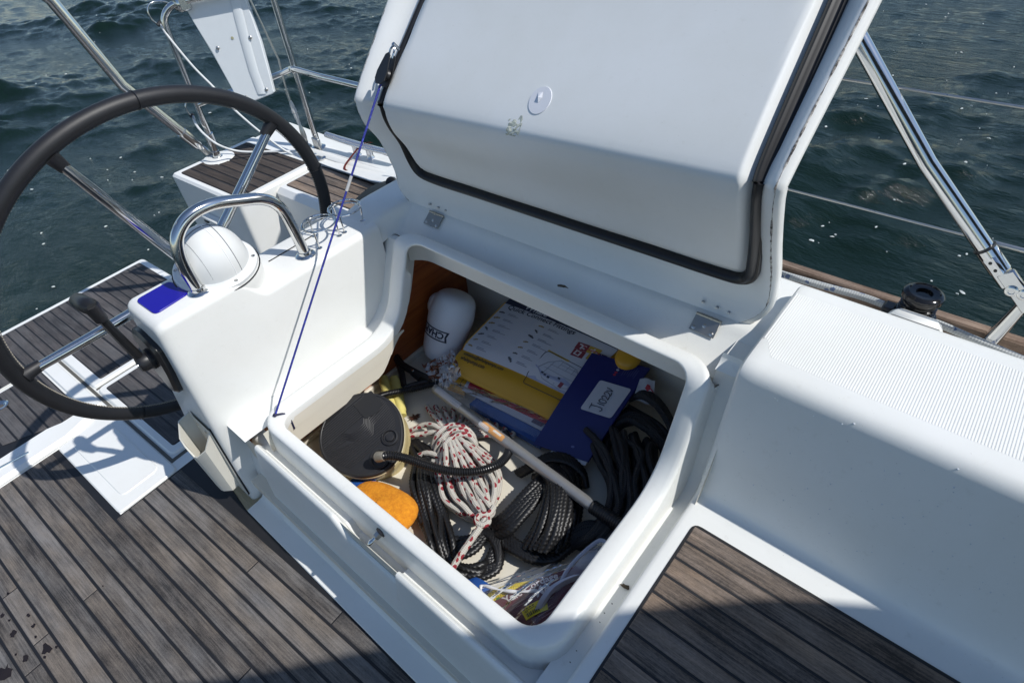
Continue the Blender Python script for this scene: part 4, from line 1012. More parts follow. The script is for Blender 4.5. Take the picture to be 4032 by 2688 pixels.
q_ = [gl_(s, t) + V3(0, 0, .002 + .004 * math.sin(PI * s) * math.sin(PI * t)) for s, t in ((.86, .05), (.96, .05), (.96, .16), (.86, .16))]
MB().add(q_, [(0, 1, 2, 3)]).build('corner_logo', pur, PK, smooth=0)
r_ = random.Random(9)
fl = quad(zk3(((992, 904, .196), (1325, 1048, .180), (1335, 975, .205), (1025, 872, .214))), None)
rows = []
for i in range(31):
    row = []
    for j in range(17):
        s, t = i / 30, j / 16; p = fl(s, t); h = .012 * math.sin(PI * s) * math.sin(PI * t) + .008 + r_.uniform(-.003, .003); row.append(p + V3(r_.uniform(-.002, .002), r_.uniform(-.002, .002), h))
    rows.append(row)
fm = MB().grid(rows); fm.build('clear_bag', M['film'], PK, smooth=60)
fl2 = quad(zk3(((968, 838, .19), (1010, 905, .205), (1060, 865, .245), (1040, 805, .25))), None)
rows = [[fl2(i / 12, j / 12) + V3(r_.uniform(-.004, .004), r_.uniform(-.004, .004), r_.uniform(-.007, .010)) for j in range(13)] for i in range(13)]
MB().grid(rows).build('crumpled_bag_end', film('crumpled_film', .30, rough=.16), PK, smooth=0)

# navy folder with a hand-written label
FD = thing('folder', atk(1380, 940, .15), 'dark blue cardboard folder with a white hand-written label', 'folder')
fq = zk3(((1272, 1032, .205), (1351, 1058, .198), (1492, 845, .325), (1408, 823, .325))); gf = quad(fq, None)
def fpt(s, t, h=0): return gf(s, t) + V3(-.3, -.35, .85) * h + V3(0, 0, .006 * math.sin(PI * t))
MB().grid([[fpt(s, t) for t in np.linspace(-.01, 1, 12)] for s in np.linspace(-.6, 1, 10)]).grid([[fpt(s, t, -.006) for t in np.linspace(-.01, 1, 12)] for s in (-.6, 1)], flip=True).grid([[fpt(1, t, h) for h in (0, -.006)] for t in np.linspace(-.01, 1, 12)]).grid([[fpt(s, -.01, h) for h in (0, -.006)] for s in (-.6, 1)], flip=True).build('cover', navy, FD, smooth=40)
MB().grid([[fpt(s, t, -.003) for t in (-.035 - .01 * s, .02)] for s in np.linspace(-.05, .98, 5)]).build('inner_page', paper2, FD, smooth=0)
FW = np.linalg.norm(fq[1] - fq[0]); FH = np.linalg.norm(fq[3] - fq[0])
lb = [fpt(s, t, .0012) for s, t in ((.02, .42), (.90, .415), (.93, .74), (.05, .745))]
gl2 = quad(lb, None); LBW = np.linalg.norm(lb[1] - lb[0]); LBH = np.linalg.norm(lb[3] - lb[0])
rp = fillet([V3(0, 0, 0), V3(1, 0, 0), V3(1, 1, 0), V3(0, 1, 0)], .08, 4, closed=True)
MB().add([gl2(p[0], p[1]) + V3(0, 0, .0012 + .006 * math.sin(PI * (.42 + .32 * p[1])) * 0) for p in rp], [tuple(range(len(rp)))]).build('label', paper, FD, smooth=0)
# hand-written J1022v, reading from the inboard end outward
strokes = {'J': [[(-.10, .95), (.55, 1.0)], [(.30, .98), (.34, .40), (.26, .10), (.06, .02), (-.08, .14)]], '1': [[(.10, .62), (.06, .05)]], '0': [[(.20, .66), (.02, .50), (.04, .16), (.22, .06), (.38, .26), (.36, .56), (.20, .66)]], '2': [[(.02, .44), (.14, .60), (.32, .56), (.34, .38), (.18, .20), (.04, .10), (.14, .06), (.46, .12)]], 'v': [[(.0, .55), (.12, .12), (.34, .66)]]}
hw = MB(); x0 = 0
for chx, adv in (('J', .62), ('1', .26), ('0', .50), ('2', .50), ('2', .52), ('v', .4)):
    for st in strokes[chx]:
        pts = catmull([V3(a, b, 0) for a, b in st], 5) if len(st) > 2 else [V3(*p, 0) for p in st]
        w_ = []
        for p in pts:
            X, Y = (x0 + p[0]) / 3.1, p[1] * .40 + x0 * .01               # X along the reading direction, Y up
            w_.append(gl2(.62 - Y * 1.0, .12 + X * .80) + V3(0, 0, .0026))
        hw.tube(w_, .0012, 5)
    x0 += adv
hw.build('handwriting', ink, FD)['kind'] = 'stuff'
soc = MB(); srd = MB()
for i, t in enumerate((.955, .925, .895, .865, .838)):
    p = [fpt(.30 + .042 * math.cos(a), t + .0105 * math.sin(a), .0008) for a in np.linspace(0, 2 * PI, 11)[:-1]]; (srd if i > 2 else soc).add(p, [tuple(range(10))])
soc.build('white_dot', plain('pale_print', (.45, .46, .55), .6), FD, smooth=0)['kind'] = 'stuff'; srd.build('red_dot', redp, FD, smooth=0)['kind'] = 'stuff'
sl_ = MB()
for i in range(7):
    s = .46 + i * .055; sl_.add([fpt(s, .85 + .01 * (i % 3), .0008), fpt(s + .014, .85 + .01 * (i % 3), .0008), fpt(s + .014, .95 + .012 * ((i * 2) % 3), .0008), fpt(s, .95 + .012 * ((i * 2) % 3), .0008)], [(0, 1, 2, 3)])
sl_.build('small_print', plain('dim_print', (.07, .08, .22), .6), FD, smooth=0)['kind'] = 'stuff'
p = [fpt(.42 + .05 * math.cos(a), .075 + .011 * math.sin(a), .0008) for a in np.linspace(0, 2 * PI, 13)[:-1]]; MB().add(p, [tuple(range(12))]).build('round_print', plain('dim_print2', (.12, .14, .32), .6), FD, smooth=0)

# white jug
JB, JT = atk(1008, 822, .155), atk(1052, 672, .385); ja = unit(JT - JB); JL = np.linalg.norm(JT - JB)
jg = thing('jug', JB, 'white plastic jug with a black printed band, leaning in the far corner of the locker', 'jug')
jw = NT('translucent_white'); jw.set(Roughness=.38); jw.b.inputs['Base Color'].default_value = (.70, .72, .76, 1); jw.b.inputs['Subsurface Weight'].default_value = .15; jw.b.inputs['Subsurface Radius'].default_value = (.02, .02, .02)
prj = [(0, 0), (.048, .004), (.066, .030), (.074, .075), (.079, .13), (.083, .17), (.081, .20), (.074, JL - .03), (.060, JL - .010), (.035, JL), (0, JL + .002)]
prj = [(a, b) for a, b in catmull([V3(a, b, 0)[:2] for a, b in prj], 4)]
MB().lathe(prj, JB, ja, 32).build('body', jw.m, jg, smooth=80)
je1 = unit(V3(0, -1, 0) - ja * (-ja[1])); je2 = np.cross(ja, je1)
hpt = lambda ang, r, h: JB + ja * h + (je1 * math.cos(ang) + je2 * math.sin(ang)) * r
MB().ball(hpt(-1.45, .055, .185), (.045, .045, .06), None, 16).build('handle_shoulder', jw.m, jg, smooth=80)
def jr_(h):
    hs_ = [p[1] for p in prj]; return float(np.interp(h, hs_, [p[0] for p in prj]))
def on_jug(x, y): h = .118 + y; return hpt(.30 + x / .079, jr_(h) + .0012, h)
bnd = MB(); bnd2 = MB()
for j in range(26):
    x0_, x1_ = -.155 + j * .0072, -.155 + (j + 1) * .0072
    for y0_, y1_ in ((-.021, -.016), (.016, .021)): bnd.add([on_jug(x0_, y0_), on_jug(x1_, y0_), on_jug(x1_, y1_), on_jug(x0_, y1_)], [(0, 1, 2, 3)])
bnd.add([on_jug(x, y) for x, y in ((.030, -.021), (.038, -.021), (.032, 0), (.038, .021), (.030, .021), (.025, 0))], [(0, 1, 2, 5), (5, 2, 3, 4)])
bnd.build('printed_band', ink, jg, smooth=0)
tj = text_mb('CHAPIN', .034, lambda x, y: on_jug(.022 - x, .0125 - y), bold=.0012); tj.build('printed_name', ink, jg, smooth=0)

# foot pump with corrugated hose
pc = atk(828, 993, .262); pn = unit((.22, -.30, .93)); p1 = unit(V3(0, 1, 0) - pn * pn[1]); p1 = unit(p1 * .75 + np.cross(pn, p1) * .66 * 1); p2 = np.cross(pn, p1)
pu = thing('foot_pump', pc - pn * .09, 'round foot pump with a ribbed black top and cream bellows', 'foot pump')
def egg(a, r=1.0):
    k = 1 + .16 * max(0, math.cos(a)) ** 2
    return (math.cos(a) * .130 * k * r, math.sin(a) * .132 * r)
nozd = atk(870, 1047, .275) - pc; na = unit(nozd - pn * (nozd @ pn)); nb = np.cross(pn, na)
def pp(x, y, h): return pc + na * x + nb * y + pn * h
an = np.linspace(0, 2 * PI, 57)[:-1]
rows = [[pp(*egg(a, r), h) for a in an] for r, h in ((.95, -.014), (1.0, -.012), (1.0, -.002), (.985, .002), (.95, .003), (.935, .0015), (.90, .0015), (.5, .0015), (.02, .0015))]
blk_ = NT('ribbed_black'); blk_.set(Roughness=.40); blk_.b.inputs['Base Color'].default_value = (.016, .016, .018, 1); nz = blk_.noise(blk_.pos(), 120, 5, .7)
rr_ = blk_.n('ShaderNodeMapRange'); blk_.l(nz, 0, rr_, 0); rr_.inputs[3].default_value = .28; rr_.inputs[4].default_value = .6; blk_.l(rr_, 0, blk_.b, 'Roughness')
MB().grid(rows, cj=True, flip=False).build('top_plate', blk_.m, pu, smooth=35)
bel = [(.93, -.012), (.985, -.020), (1.0, -.035), (.985, -.055), (.95, -.075), (.98, -.090), (.97, -.105), (.90, -.115)]
MB().grid([[pp(*egg(a, r), h) for a in an] for r, h in bel], cj=True).build('bellows', plain('cream_rubber', (.52, .43, .22), .45, var=.15, scale=15), pu, smooth=60)
MB().grid([[pp(*egg(a, r), h) for a in an] for r, h in ((1.0, -.0105), (1.012, -.013), (1.012, -.018), (1.0, -.020))], cj=True).build('trim_ring', plain('cream_ring', (.60, .53, .34), .4), pu, smooth=60)
ribs = MB()
for i in range(26):
    x = -.094 + i * .0068
    y0, y1 = -math.sqrt(max(0, .120 ** 2 - x * x)), math.sqrt(max(0, .120 ** 2 - x * x))
    if i < 9: pts = [pp(x, y, .0030) for y in np.linspace(y0, y1, 9)]
    else:
        pts = [pp(x - .012 * abs(y) / .1 + .02 * (abs(y) < .03), y, .0026) for y in np.linspace(y0 * .96, y1 * .96, 14) if not (x > .02 and abs(y) < .05) and not (.00 < x < .06 and -.09 < y < -.02)]
    if len(pts) > 2: ribs.tube(pts, .0021 if i < 9 else .0012, 5)
ribs.build('rib', blk_.m, pu, smooth=60)['kind'] = 'stuff'
o_ = atk(857, 935, .27) - pc; lx, ly = o_ @ na, o_ @ nb
pad = fillet([V3(lx - .034, ly - .040, 0), V3(lx + .030, ly - .040, 0), V3(lx + .040, ly, 0), V3(lx + .030, ly + .030, 0), V3(lx - .034, ly + .030, 0)], .006, 3, closed=True)
MB().add([pp(p[0], p[1], .0058) for p in pad], [tuple(range(len(pad)))]).build('name_pad', plain('smooth_black', (.012, .012, .013), .5), pu, smooth=0)
tdir = unit(atk(885, 925, .27) - atk(840, 955, .27)); tdir = unit(tdir - pn * (tdir @ pn)); tup = np.cross(pn, tdir); tp0 = atk(842, 958, .272)
text_mb('Bravo', .026, lambda x, y: tp0 + tdir * x + tup * (y + .25 * x * 0) + pn * .0072, shear=.35, bold=.0003).build('moulded_name', plain('rubbed_print', (.16, .16, .16), .5), pu, smooth=0)
text_mb('1', .020, lambda x, y: atk(878, 962, .272) + tdir * x + tup * y + pn * .0072).build('moulded_figure', plain('rubbed_print2', (.16, .16, .16), .5), pu, smooth=0)
vc = atk(893, 1001, .272); vx, vy = (vc - pc) @ na, (vc - pc) @ nb
MB().lathe([(.026, 0), (.026, .006), (.021, .007), (.019, .001), (.013, .0), (.013, .006), (.009, .007), (0, .006)], pp(vx, vy, .002), pn, 22).build('valve_port', blk_.m, pu, smooth=40)
nc = atk(864, 1046, .268); nx_, ny_ = (nc - pc) @ na, (nc - pc) @ nb; n0 = pp(nx_, ny_, .002)
MB().lathe([(.031, 0), (.031, .005), (.025, .006), (.022, .001)], n0, pn, 22).build('outlet_collar', blk_.m, pu, smooth=40)
hz_ = catmull(zk3(((868, 1049, .280), (882, 1047, .296), (902, 1046, .300), (935, 1053, .292), (985, 1070, .282), (1040, 1082, .275), (1095, 1082, .266), (1140, 1068, .255), (1165, 1045, .235), (1170, 1020, .21), (1160, 995, .19))), 40)
LH = [0]
for a, b in zip(hz_[:-1], hz_[1:]): LH.append(LH[-1] + np.linalg.norm(b - a))
N_ = int(LH[-1] / .0022); hz_ = [np.array([np.interp(i / N_ * LH[-1], LH, [p[k] for p in hz_]) for k in range(3)]) for i in range(N_ + 1)]
MB().tube(hz_[12:], [(.0132 if i % 3 < 2 else .0108) for i in range(len(hz_) - 12)], 12).build('hose', plain('hose_black', (.012, .012, .013), .28), pu, smooth=40)
MB().tube(hz_[:16], [.016, .0165, .0165, .016, .016, .0155, .0155, .0155, .015, .015, .015, .0145, .0145, .0145, .0142, .014], 12).build('taped_joint', plain('dirty_tape', (.26, .24, .20), .4, var=.5, scale=60), pu)
h2 = catmull(zk3(((868, 912, .225), (885, 905, .222), (915, 899, .214), (950, 893, .206), (985, 884, .200), (1015, 880, .198))), 26)
MB().tube(h2, [(.0115 if i % 3 < 2 else .0088) for i in range(len(h2))], 12).build('second_hose', plain('hose_black2', (.013, .013, .014), .3), pu, smooth=40)

# sponge, roll, bracket, leaf
sc_ = atk(872, 1168, .188); sm2 = NT('orange_towelling'); nz = sm2.noise(sm2.pos(), 90, 6, .75); sm2.t.links.new(sm2.ramp(nz.outputs[0], [(.35, (.58, .19, .008)), (.65, (.80, .32, .015))]).outputs[0], sm2.b.inputs['Base Color']); sm2.set(Roughness=.95); sm2.bump(sm2.noise(sm2.pos(), 420, 3).outputs[0], .8, .003)
rr2 = random.Random(2); dsp = unit(atk(960, 1235, .18) - atk(815, 1110, .18)); dsq = np.cross(V3(0, 0, 1), dsp); rows = []
for i in range(13):
    t = PI * i / 12; row = []
    for j in range(28):
        a = 2 * PI * j / 28; sx_ = abs(math.cos(a)) ** .75 * math.copysign(1, math.cos(a)); sy_ = abs(math.sin(a)) ** .75 * math.copysign(1, math.sin(a)); r = math.sin(t) ** .7
        row.append(sc_ + dsp * .115 * sx_ * r + dsq * .078 * sy_ * r * (1 + .25 * sx_) + V3(0, 0, 1) * (.036 * math.cos(t) + .006 * sx_))
    rows.append(row)
tag(MB().grid(rows, cj=True).build('sponge', sm2.m, smooth=80), 'bright orange towelling sponge beside the foot pump', 'sponge')
bb = MB().box(atk(838, 1120, .155), (.10, .07, .03), None, .3).build('cloth', bluep); tag(bb, 'blue plastic cloth tucked under the foot pump', 'cloth')
yr = plain('yellow_foam', (.60, .52, .16), .8, var=.2, scale=40)
rl = thing('foam_roll', atk(905, 905, .15), 'two pale yellow foam rolls lying side by side as one roll near the bulkhead', 'roll')
for d in (-12, 12): MB().tube(catmull(zk3(((893 + d, 868, .185), (899 + d, 890, .180), (908 + d * .8, 925, .172), (918 + d * .5, 955, .162))), 6), [.016] * 3 + [.0185] * 13 + [.015] * 3, 12).build('roll', yr, rl, smooth=80)
br = thing('saw_handle', atk(950, 850, .16), 'black plastic saw handle with a yellow tip lying near the jug', 'tool')
MB().tube(catmull(zk3(((909, 818, .20), (925, 838, .196), (955, 856, .190), (990, 873, .184))), 6), .0135, 8).tube(catmull(zk3(((912, 824, .198), (922, 855, .19), (927, 888, .18))), 5), .0115, 8).tube(catmull(zk3(((928, 892, .176), (952, 884, .176), (985, 876, .18))), 5), .011, 8).tube(zk3(((948, 856, .188), (965, 870, .186))), .012, 8).build('grip', M['blackp'], br)
MB().tube(zk3(((906, 812, .203), (911, 821, .20))), .0085, 8).build('tip', yel, br)
MB().lathe([(.005, 0), (.004, .002), (0, .0025)], atk(948, 850, .203), (0, 0, 1), 10).build('screw', M['chrome'], br)
lf_ = [(0, 1), (.18, .45), (.62, .62), (.40, .12), (.95, -.05), (.40, -.25), (.55, -.8), (.1, -.5), (-.05, -1.1), (-.2, -.5), (-.7, -.55), (-.38, -.1), (-.8, .25), (-.3, .3), (-.35, .75)]
lc = atk(952, 958, ZF + .006)
leaf = MB().add([lc + V3(a * .020 + b * .006, b * .022, .004 * abs(a)) for a, b in lf_], [tuple(range(len(lf_)))]).add([lc + V3(a * .020 + b * .006, b * .022, .004 * abs(a) - .0008) for a, b in lf_], [tuple(range(len(lf_)))[::-1]])
tag(leaf.build('dead_leaf', plain('dead_leaf_brown', (.060, .018, .010), .7), smooth=0), 'dry brown leaf lying on the locker floor', 'leaf')

# grey pole with a black grip
po = thing('pole', atk(1200, 1040, .22), 'grey aluminium pole with a black ribbed grip lying across the ropes', 'pole')
A_, B_, C2 = atk(1000, 893, .216), atk(1366, 1166, .262), atk(1470, 1236, .272)
MB().tube([lerp(A_, B_, t) for t in np.linspace(0, 1, 8)], .0165, 18).build('tube', plain('grey_aluminium', (.34, .34, .34), .36, metal=.55, var=.12, scale=40), po, smooth=80)
n_ = 44; MB().tube([lerp(B_, C2, t) for t in np.linspace(-.06, 1, n_)], [.0195 if i % 2 else .0183 for i in range(n_)], 16).build('grip', M['rubber'], po, smooth=30)
pd = unit(B_ - A_); pv = unit(unit(CO - lerp(A_, B_, .4)) - pd * (unit(CO - lerp(A_, B_, .4)) @ pd)); ps_ = np.cross(pd, pv)
def on_pole(t, a, r=.0170): return lerp(A_, B_, t) + (pv * math.cos(a) + ps_ * math.sin(a)) * r
rq = random.Random(8)
def stk(t0, t1, a0, a1, mat, name, ragged=0):
    rows = [[on_pole(lerp(t0, t1, i / 8) + (rq.uniform(-ragged, ragged) if j in (0, 5) else 0), lerp(a0, a1, j / 5), .0169) for j in range(6)] for i in range(9)]
    MB().grid(rows).build(name, mat, po, smooth=60)
stk(.355, .50, -.75, .55, plain('orange_sticker', (.62, .30, .10), .5, var=.25, scale=80), 'orange_sticker', .012)
stk(.345, .41, -.30, .75, plain('torn_backing', (.62, .63, .63), .5), 'torn_sticker', .012); stk(.43, .48, -.55, -.1, plain('torn_backing2', (.66, .62, .56), .5), 'torn_sticker', .010)
stk(.02, .20, -.9, .5, plain('pale_sticker', (.50, .50, .51), .5), 'printed_sticker')
bc_ = MB()
for i in range(12):
    t = .205 - .0035 * i * 1.0
    if i % 3 != 1: bc_.add([on_pole(.14 + .0045 * i, a, .0172) for a in (-.5, .15)] + [on_pole(.14 + .0045 * i + .0022, a, .0172) for a in (.15, -.5)], [(0, 1, 2, 3)])
bc_.build('bar_code', ink, po, smooth=0)['kind'] = 'stuff'

# ------------------------------------------------------------------ ropes in the locker
M['fleck'] = rope_mat('flecked_braid', (.62, .59, .53), (.24, .016, .026), (.36, .50), (640, 4), .8, .8)
M['blackrope'] = plain('black_rope', (.0075, .0075, .0085), .42, var=.3)
M['greybraid'] = rope_mat('dark_braid', (.020, .021, .025), None, (0, 0), (560, 4), .7, .9)
def resample(P, step):
    L = [0.]
    for a, b in zip(P[:-1], P[1:]): L.append(L[-1] + float(np.linalg.norm(b - a)))
    n = max(4, int(L[-1] / step)); x = np.linspace(0, L[-1], n + 1); A = np.array(P)
    return list(np.stack([np.interp(x, L, A[:, k]) for k in range(3)], 1))
def smooth_path(px, n=10, st=.0036): return resample(catmull(zk3(px), 10), st)
rq = random.Random(21)
HK = thing('rope_hank', atk(1070, 1080, ZF), 'white rope hank with red flecks, wrapped near its top, in the middle of the locker', 'rope')
W_, E_ = np.array((1037, 1012.)), np.array((1108, 1180.)); axd = unit(E_ - W_); axn = np.array((-axd[1], axd[0]))
AL_ = np.linalg.norm(E_ - W_)
def hk(s, w, z): p = W_ + axd * AL_ * s + axn * w; return (p[0], p[1], z)
def strand(px, r=.0088, n=9, parent=HK, mat='fleck', lobes=None, nm='strand', nseg=9):
    return MB().tube(smooth_path(px, nseg), r, n, lobes=lobes).build(nm, M[mat], parent, smooth=80)
for layer, (zb, ws, off) in enumerate(((.165, np.linspace(-1, 1, 8), 0), (.188, np.linspace(-.9, .9, 7), .02), (.206, np.linspace(-.62, .72, 5), .05))):
    for w in ws:
        a = w * (1 - .06 * layer); j = lambda q: rq.uniform(-q, q)
        strand([hk(-.04, -w * 22 + j(2), zb + .012), hk(.10, -w * 34 + j(3), zb + .012 + .006), hk(.34 + off, -w * 62 + j(4), zb + .010), hk(.60 + off, -w * 72 + j(4), zb + .004), hk(.82, -w * 56 + j(4), zb), hk(.97 + j(.03), -w * 30 + j(4), zb - .006), hk(1.05 + j(.02), -w * 8 + j(4), zb - .012)])
for i, (wx, zt_) in enumerate(((-30, .222), (-4, .226), (20, .224))):          # bight at the foot and centre loop
    pass
strand([hk(.50, 14, .206), hk(.66, 10, .216), hk(.86, 6, .222), hk(1.0, -2, .220), hk(1.06, -8, .212), hk(1.02, -24, .205), hk(.88, -20, .215), hk(.68, -10, .212), hk(.55, -14, .205)])
for i in range(3):                                                              # wrapping turns
    d = -8 + i * 13
    strand([(1003 + d * .35, 1062 + d, .150), (1000 + d * .4, 1030 + d, .185), (1012 + d * .6, 1002 + d * .9, .222), (1038 + d * .6, 984 + d * .9, .232), (1066 + d * .4, 985 + d * .8, .228), (1086 + d * .2, 1003 + d * .7, .205), (1094, 1022 + d * .5, .17)])
for i in range(11):                                                             # upper loops, under the package
    t = i / 10; x1, y1 = lerp(988, 1172, t), lerp(948, 1005, t ** 1.5)
    strand([(1030 + t * 22, 1008 - 6 * math.sin(PI * t), .185), (lerp(1030 + t * 22, x1, .5) + rq.uniform(-4, 4), lerp(1004, y1, .5) - 6, .192 - .02 * t), (x1, y1 - 3, .17), (x1 + 16 * (t - .5), y1 - 16, .155)])
strand([(1030, 1000, .19), (1000, 978, .195), (975, 975, .18), (955, 984, .165), (940, 990, .155)])
strand([(1028, 1004, .19), (1000, 993, .19), (970, 996, .178), (938, 1000, .17)]); strand([(1014, 1050, .19), (985, 1040, .185), (962, 1046, .172), (938, 1062, .165)])
strand([(1012, 1062, .18), (985, 1058, .17), (958, 1068, .16)])
strand([(1100, 1150, .216), (1112, 1176, .226), (1122, 1196, .232), (1108, 1206, .236), (1094, 1198, .236), (1100, 1184, .238), (1122, 1180, .236), (1134, 1164, .23)])
strand([(1118, 1186, .228), (1106, 1206, .232), (1086, 1234, .226), (1062, 1268, .218), (1040, 1302, .212), (1022, 1330, .205)], r=.0095, nseg=12)

def hank(name, label, grp, mat, r, paths, cat='rope', lob=(3, .15, 185)):
    allp = [p for q in paths for p in q]; m_ = np.mean([atk(*p) for p in allp], axis=0)
    t = thing(name, V3(m_[0], m_[1], ZF), label, cat, grp)
    for p in paths: MB().tube(smooth_path(p, 12, .0019 if lob else .005), r, 10 if lob else 9, lobes=lob).build('strand', M[mat], t, smooth=70)
    return t
P1 = []
for i in range(8):                                                             # left coil: long strands hanging down and round
    t = i / 7; j = lambda q: rq.uniform(-q, q)
    P1.append([(955 + 30 * t + j(6), 1052 + j(6), .16 + .02 * math.sin(PI * t)), (946 + 50 * t + j(6), 1110 + j(6), .185 + .02 * math.sin(PI * t)), (962 + 60 * t + j(6), 1180 + j(6), .18), (980 + 52 * t + j(6), 1240 + j(6), .17 + .015 * (i % 2)), (1000 + 44 * t + j(5), 1290 - 6 * t + j(5), .165), (1040 + 30 * t, 1322 - 22 * t + j(5), .16 + .012 * (i % 3)), (1095 + 10 * t, 1326 - 24 * t + j(5), .16 + .012 * (i % 2)), (1142 + 8 * t - 30 * (i % 2), 1308 - 22 * t, .158), (1152 - 20 * t, 1270 - 10 * t, .155)])
for i in range(5):
    j = lambda q: rq.uniform(-q, q)
    P1.append([(1000 + j(10), 1210 + i * 10, .175), (1040, 1240 + i * 9 + j(4), .165), (1085, 1232 + i * 8 + j(4), .165), (1112, 1210 + i * 6 + j(4), .16), (1128 + j(4), 1180 + i * 5, .158)])
for i in range(6):
    j = lambda q: rq.uniform(-q, q)
    P1.append([(1106 + j(5), 1215, .16), (1128 + i * 3, 1236 + j(5), .165), (1146 + j(4), 1270, .162), (1140, 1300 + j(5), .158), (1112, 1316 + j(5), .155)])
for i in range(6):
    j = lambda q: rq.uniform(-q, q)
    P1.append([(938 + i * 6, 1015 + j(6), .152), (958 + i * 8 + j(5), 1040 + j(6), .175), (975 + i * 10 + j(5), 1070 + j(4), .17), (960 + i * 8, 1110 + j(6), .165)])
hank('rope_coil', 'loose black twisted rope sprawled beside the orange sponge', 'black twisted ropes in the locker', 'blackrope', .0094, P1)
P2 = []
for i in range(11):                                                             # right hank: tight bundle of loops
    t = i / 10; j = lambda q: rq.uniform(-q, q); zz_ = .175 + .07 * math.sin(PI * (.15 + .8 * t))
    P2.append([(1225 + 70 * t + j(4), 1092 - 34 * t + j(4), zz_ - .03), (1250 + 74 * t + j(4), 1112 - 16 * t + j(4), zz_ + .004), (1246 + 84 * t + j(5), 1160 + j(5), zz_ + .012), (1226 + 98 * t + j(5), 1215 + 6 * t + j(5), zz_), (1192 + 118 * t + j(5), 1262 + 4 * t + j(5), zz_ - .03)])
for i in range(9):
    t = i / 8; j = lambda q: rq.uniform(-q, q)
    P2.append([(1128 + 14 * t + j(4), 1200 + 34 * t + j(4), .165), (1160 + 16 * t + j(4), 1180 + 34 * t + j(4), .195), (1196 + 18 * t + j(4), 1138 + 40 * t + j(4), .212), (1228 + 14 * t + j(4), 1108 + 34 * t, .215), (1262 + 20 * t + j(4), 1080 + 20 * t + j(4), .20), (1290 + 12 * t, 1062 + 14 * t, .18)])
for i in range(9):
    t = i / 8; j = lambda q: rq.uniform(-q, q)
    P2.append([(1160 + j(4), 1222 + 26 * t + j(3), .168), (1188 + j(4), 1246 + 24 * t, .18), (1226, 1262 + 26 * t + j(4), .185), (1272, 1258 + 26 * t + j(4), .182), (1312 + j(5), 1236 + 22 * t, .175)])
for i in range(7):
    t = i / 6
    P2.append([(1186 + 10 * t, 1086 + 4 * t, .16), (1222, 1066 + 10 * t, .195), (1262, 1046 + 12 * t, .205), (1304, 1050 + 14 * t, .20), (1338, 1082 + 10 * t, .18), (1346, 1120, .16)])
hank('rope_coil', 'tight hank of black twisted rope under the grip end of the grey pole', 'black twisted ropes in the locker', 'blackrope', .0100, P2)
P3 = []
for i in range(26):                                                             # dark braid in the shaded corner
    t = i / 25; j = lambda q: rq.uniform(-q, q); z0_ = .17 + .035 * (i % 3)
    P3.append([(1345 + 150 * t + j(14), 985 + 30 * t + j(14), z0_), (1372 + 130 * t + j(14), 1050 + j(16), z0_ + .02), (1392 + 110 * t + j(14), 1110 + j(16), z0_ + .022), (1388 + 90 * t + j(14), 1175 + j(14), z0_ + .01), (1350 + 70 * t + j(10), 1226 + 14 * t + j(8), z0_), (1306 + 40 * t + j(10), 1248 + j(10), .165)])
for i in range(9):
    t = i / 8; j = lambda q: rq.uniform(-q, q)
    P3.append([(1296 + 20 * t, 1232 + 16 * t, .19), (1345 + 10 * t, 1206 + 30 * t + j(4), .215), (1395 + 10 * t, 1200 + 30 * t + j(4), .215), (1440 + 6 * t, 1165 + 40 * t, .20)])
hank('braided_rope', 'dark grey braided rope piled in the shaded forward corner of the locker', None, 'greybraid', .0100, P3, lob=None)
P4 = []
for i in range(5):
    t = i / 4
    P4.append([(1430 + 16 * t, 905 + 10 * t, .26), (1465 + 10 * t, 895 + 14 * t, .285), (1505 + 4 * t, 915 + 16 * t, .285), (1535, 955 + 14 * t, .265), (1552, 1005 + 10 * t, .235), (1550, 1050, .20)])
for i in range(22):
    t = i / 21; j = lambda q: rq.uniform(-q, q)
    P4.append([(1385 + 60 * t + j(8), 1010 - 70 * t + j(10), .19 + .03 * t), (1430 + 40 * t + j(10), 965 - 10 * t + j(12), .22 + .02 * (i % 2)), (1480 + 30 * t + j(10), 968 + 20 * t + j(12), .235), (1522 + 16 * t + j(8), 1020 + j(14), .215), (1530 + j(10), 1075 + j(10), .19), (1490 + j(12), 1110 + j(10), .175)])
hank('braided_rope', 'dark grey braided rope looped against the hull behind the blue folder', None, 'greybraid', .0115, P4, lob=None)
# small things behind the folder
tg = thing('carton', atk(1480, 905, .26), 'crumpled white carton with small red and black print behind the blue folder', 'carton')
tq = quad(zk3(((1455, 915, .27), (1500, 925, .265), (1505, 872, .33), (1470, 868, .335))), None)
sheet(tq, 8, 8, lambda s, t: .004 * math.sin(7 * s + 5 * t), .008, .0012, 4).build('carton_side', paper2, tg, smooth=30)
def tqp(s, t): return tq(s, t) + V3(0, 0, .004 * math.sin(7 * s + 5 * t) + .0035)
MB().add([tqp(*p) for p in ((.45, .55), (.62, .42), (.80, .50), (.74, .66), (.55, .70))], [(0, 1, 2, 3, 4)]).add([tqp(*p) for p in ((.8, .46), (.98, .36), (.98, .42), (.8, .54))], [(0, 1, 2, 3)]).build('red_print', redp, tg, smooth=0)['kind'] = 'stuff'
MB().add([tqp(*p) for p in ((.25, .30), (.9, .12), (.9, .2), (.3, .38))], [(0, 1, 2, 3)]).build('black_print', ink, tg, smooth=0)
yb = MB().lathe([(0, .016), (.030, .015), (.040, .008), (.042, -.004), (.03, -.012)], atk(1442, 822, .335), unit((-.1, -.3, .9)), 20).build('yellow_cap', yel, smooth=60); tag(yb, 'round yellow plastic cap behind the package', 'cap')

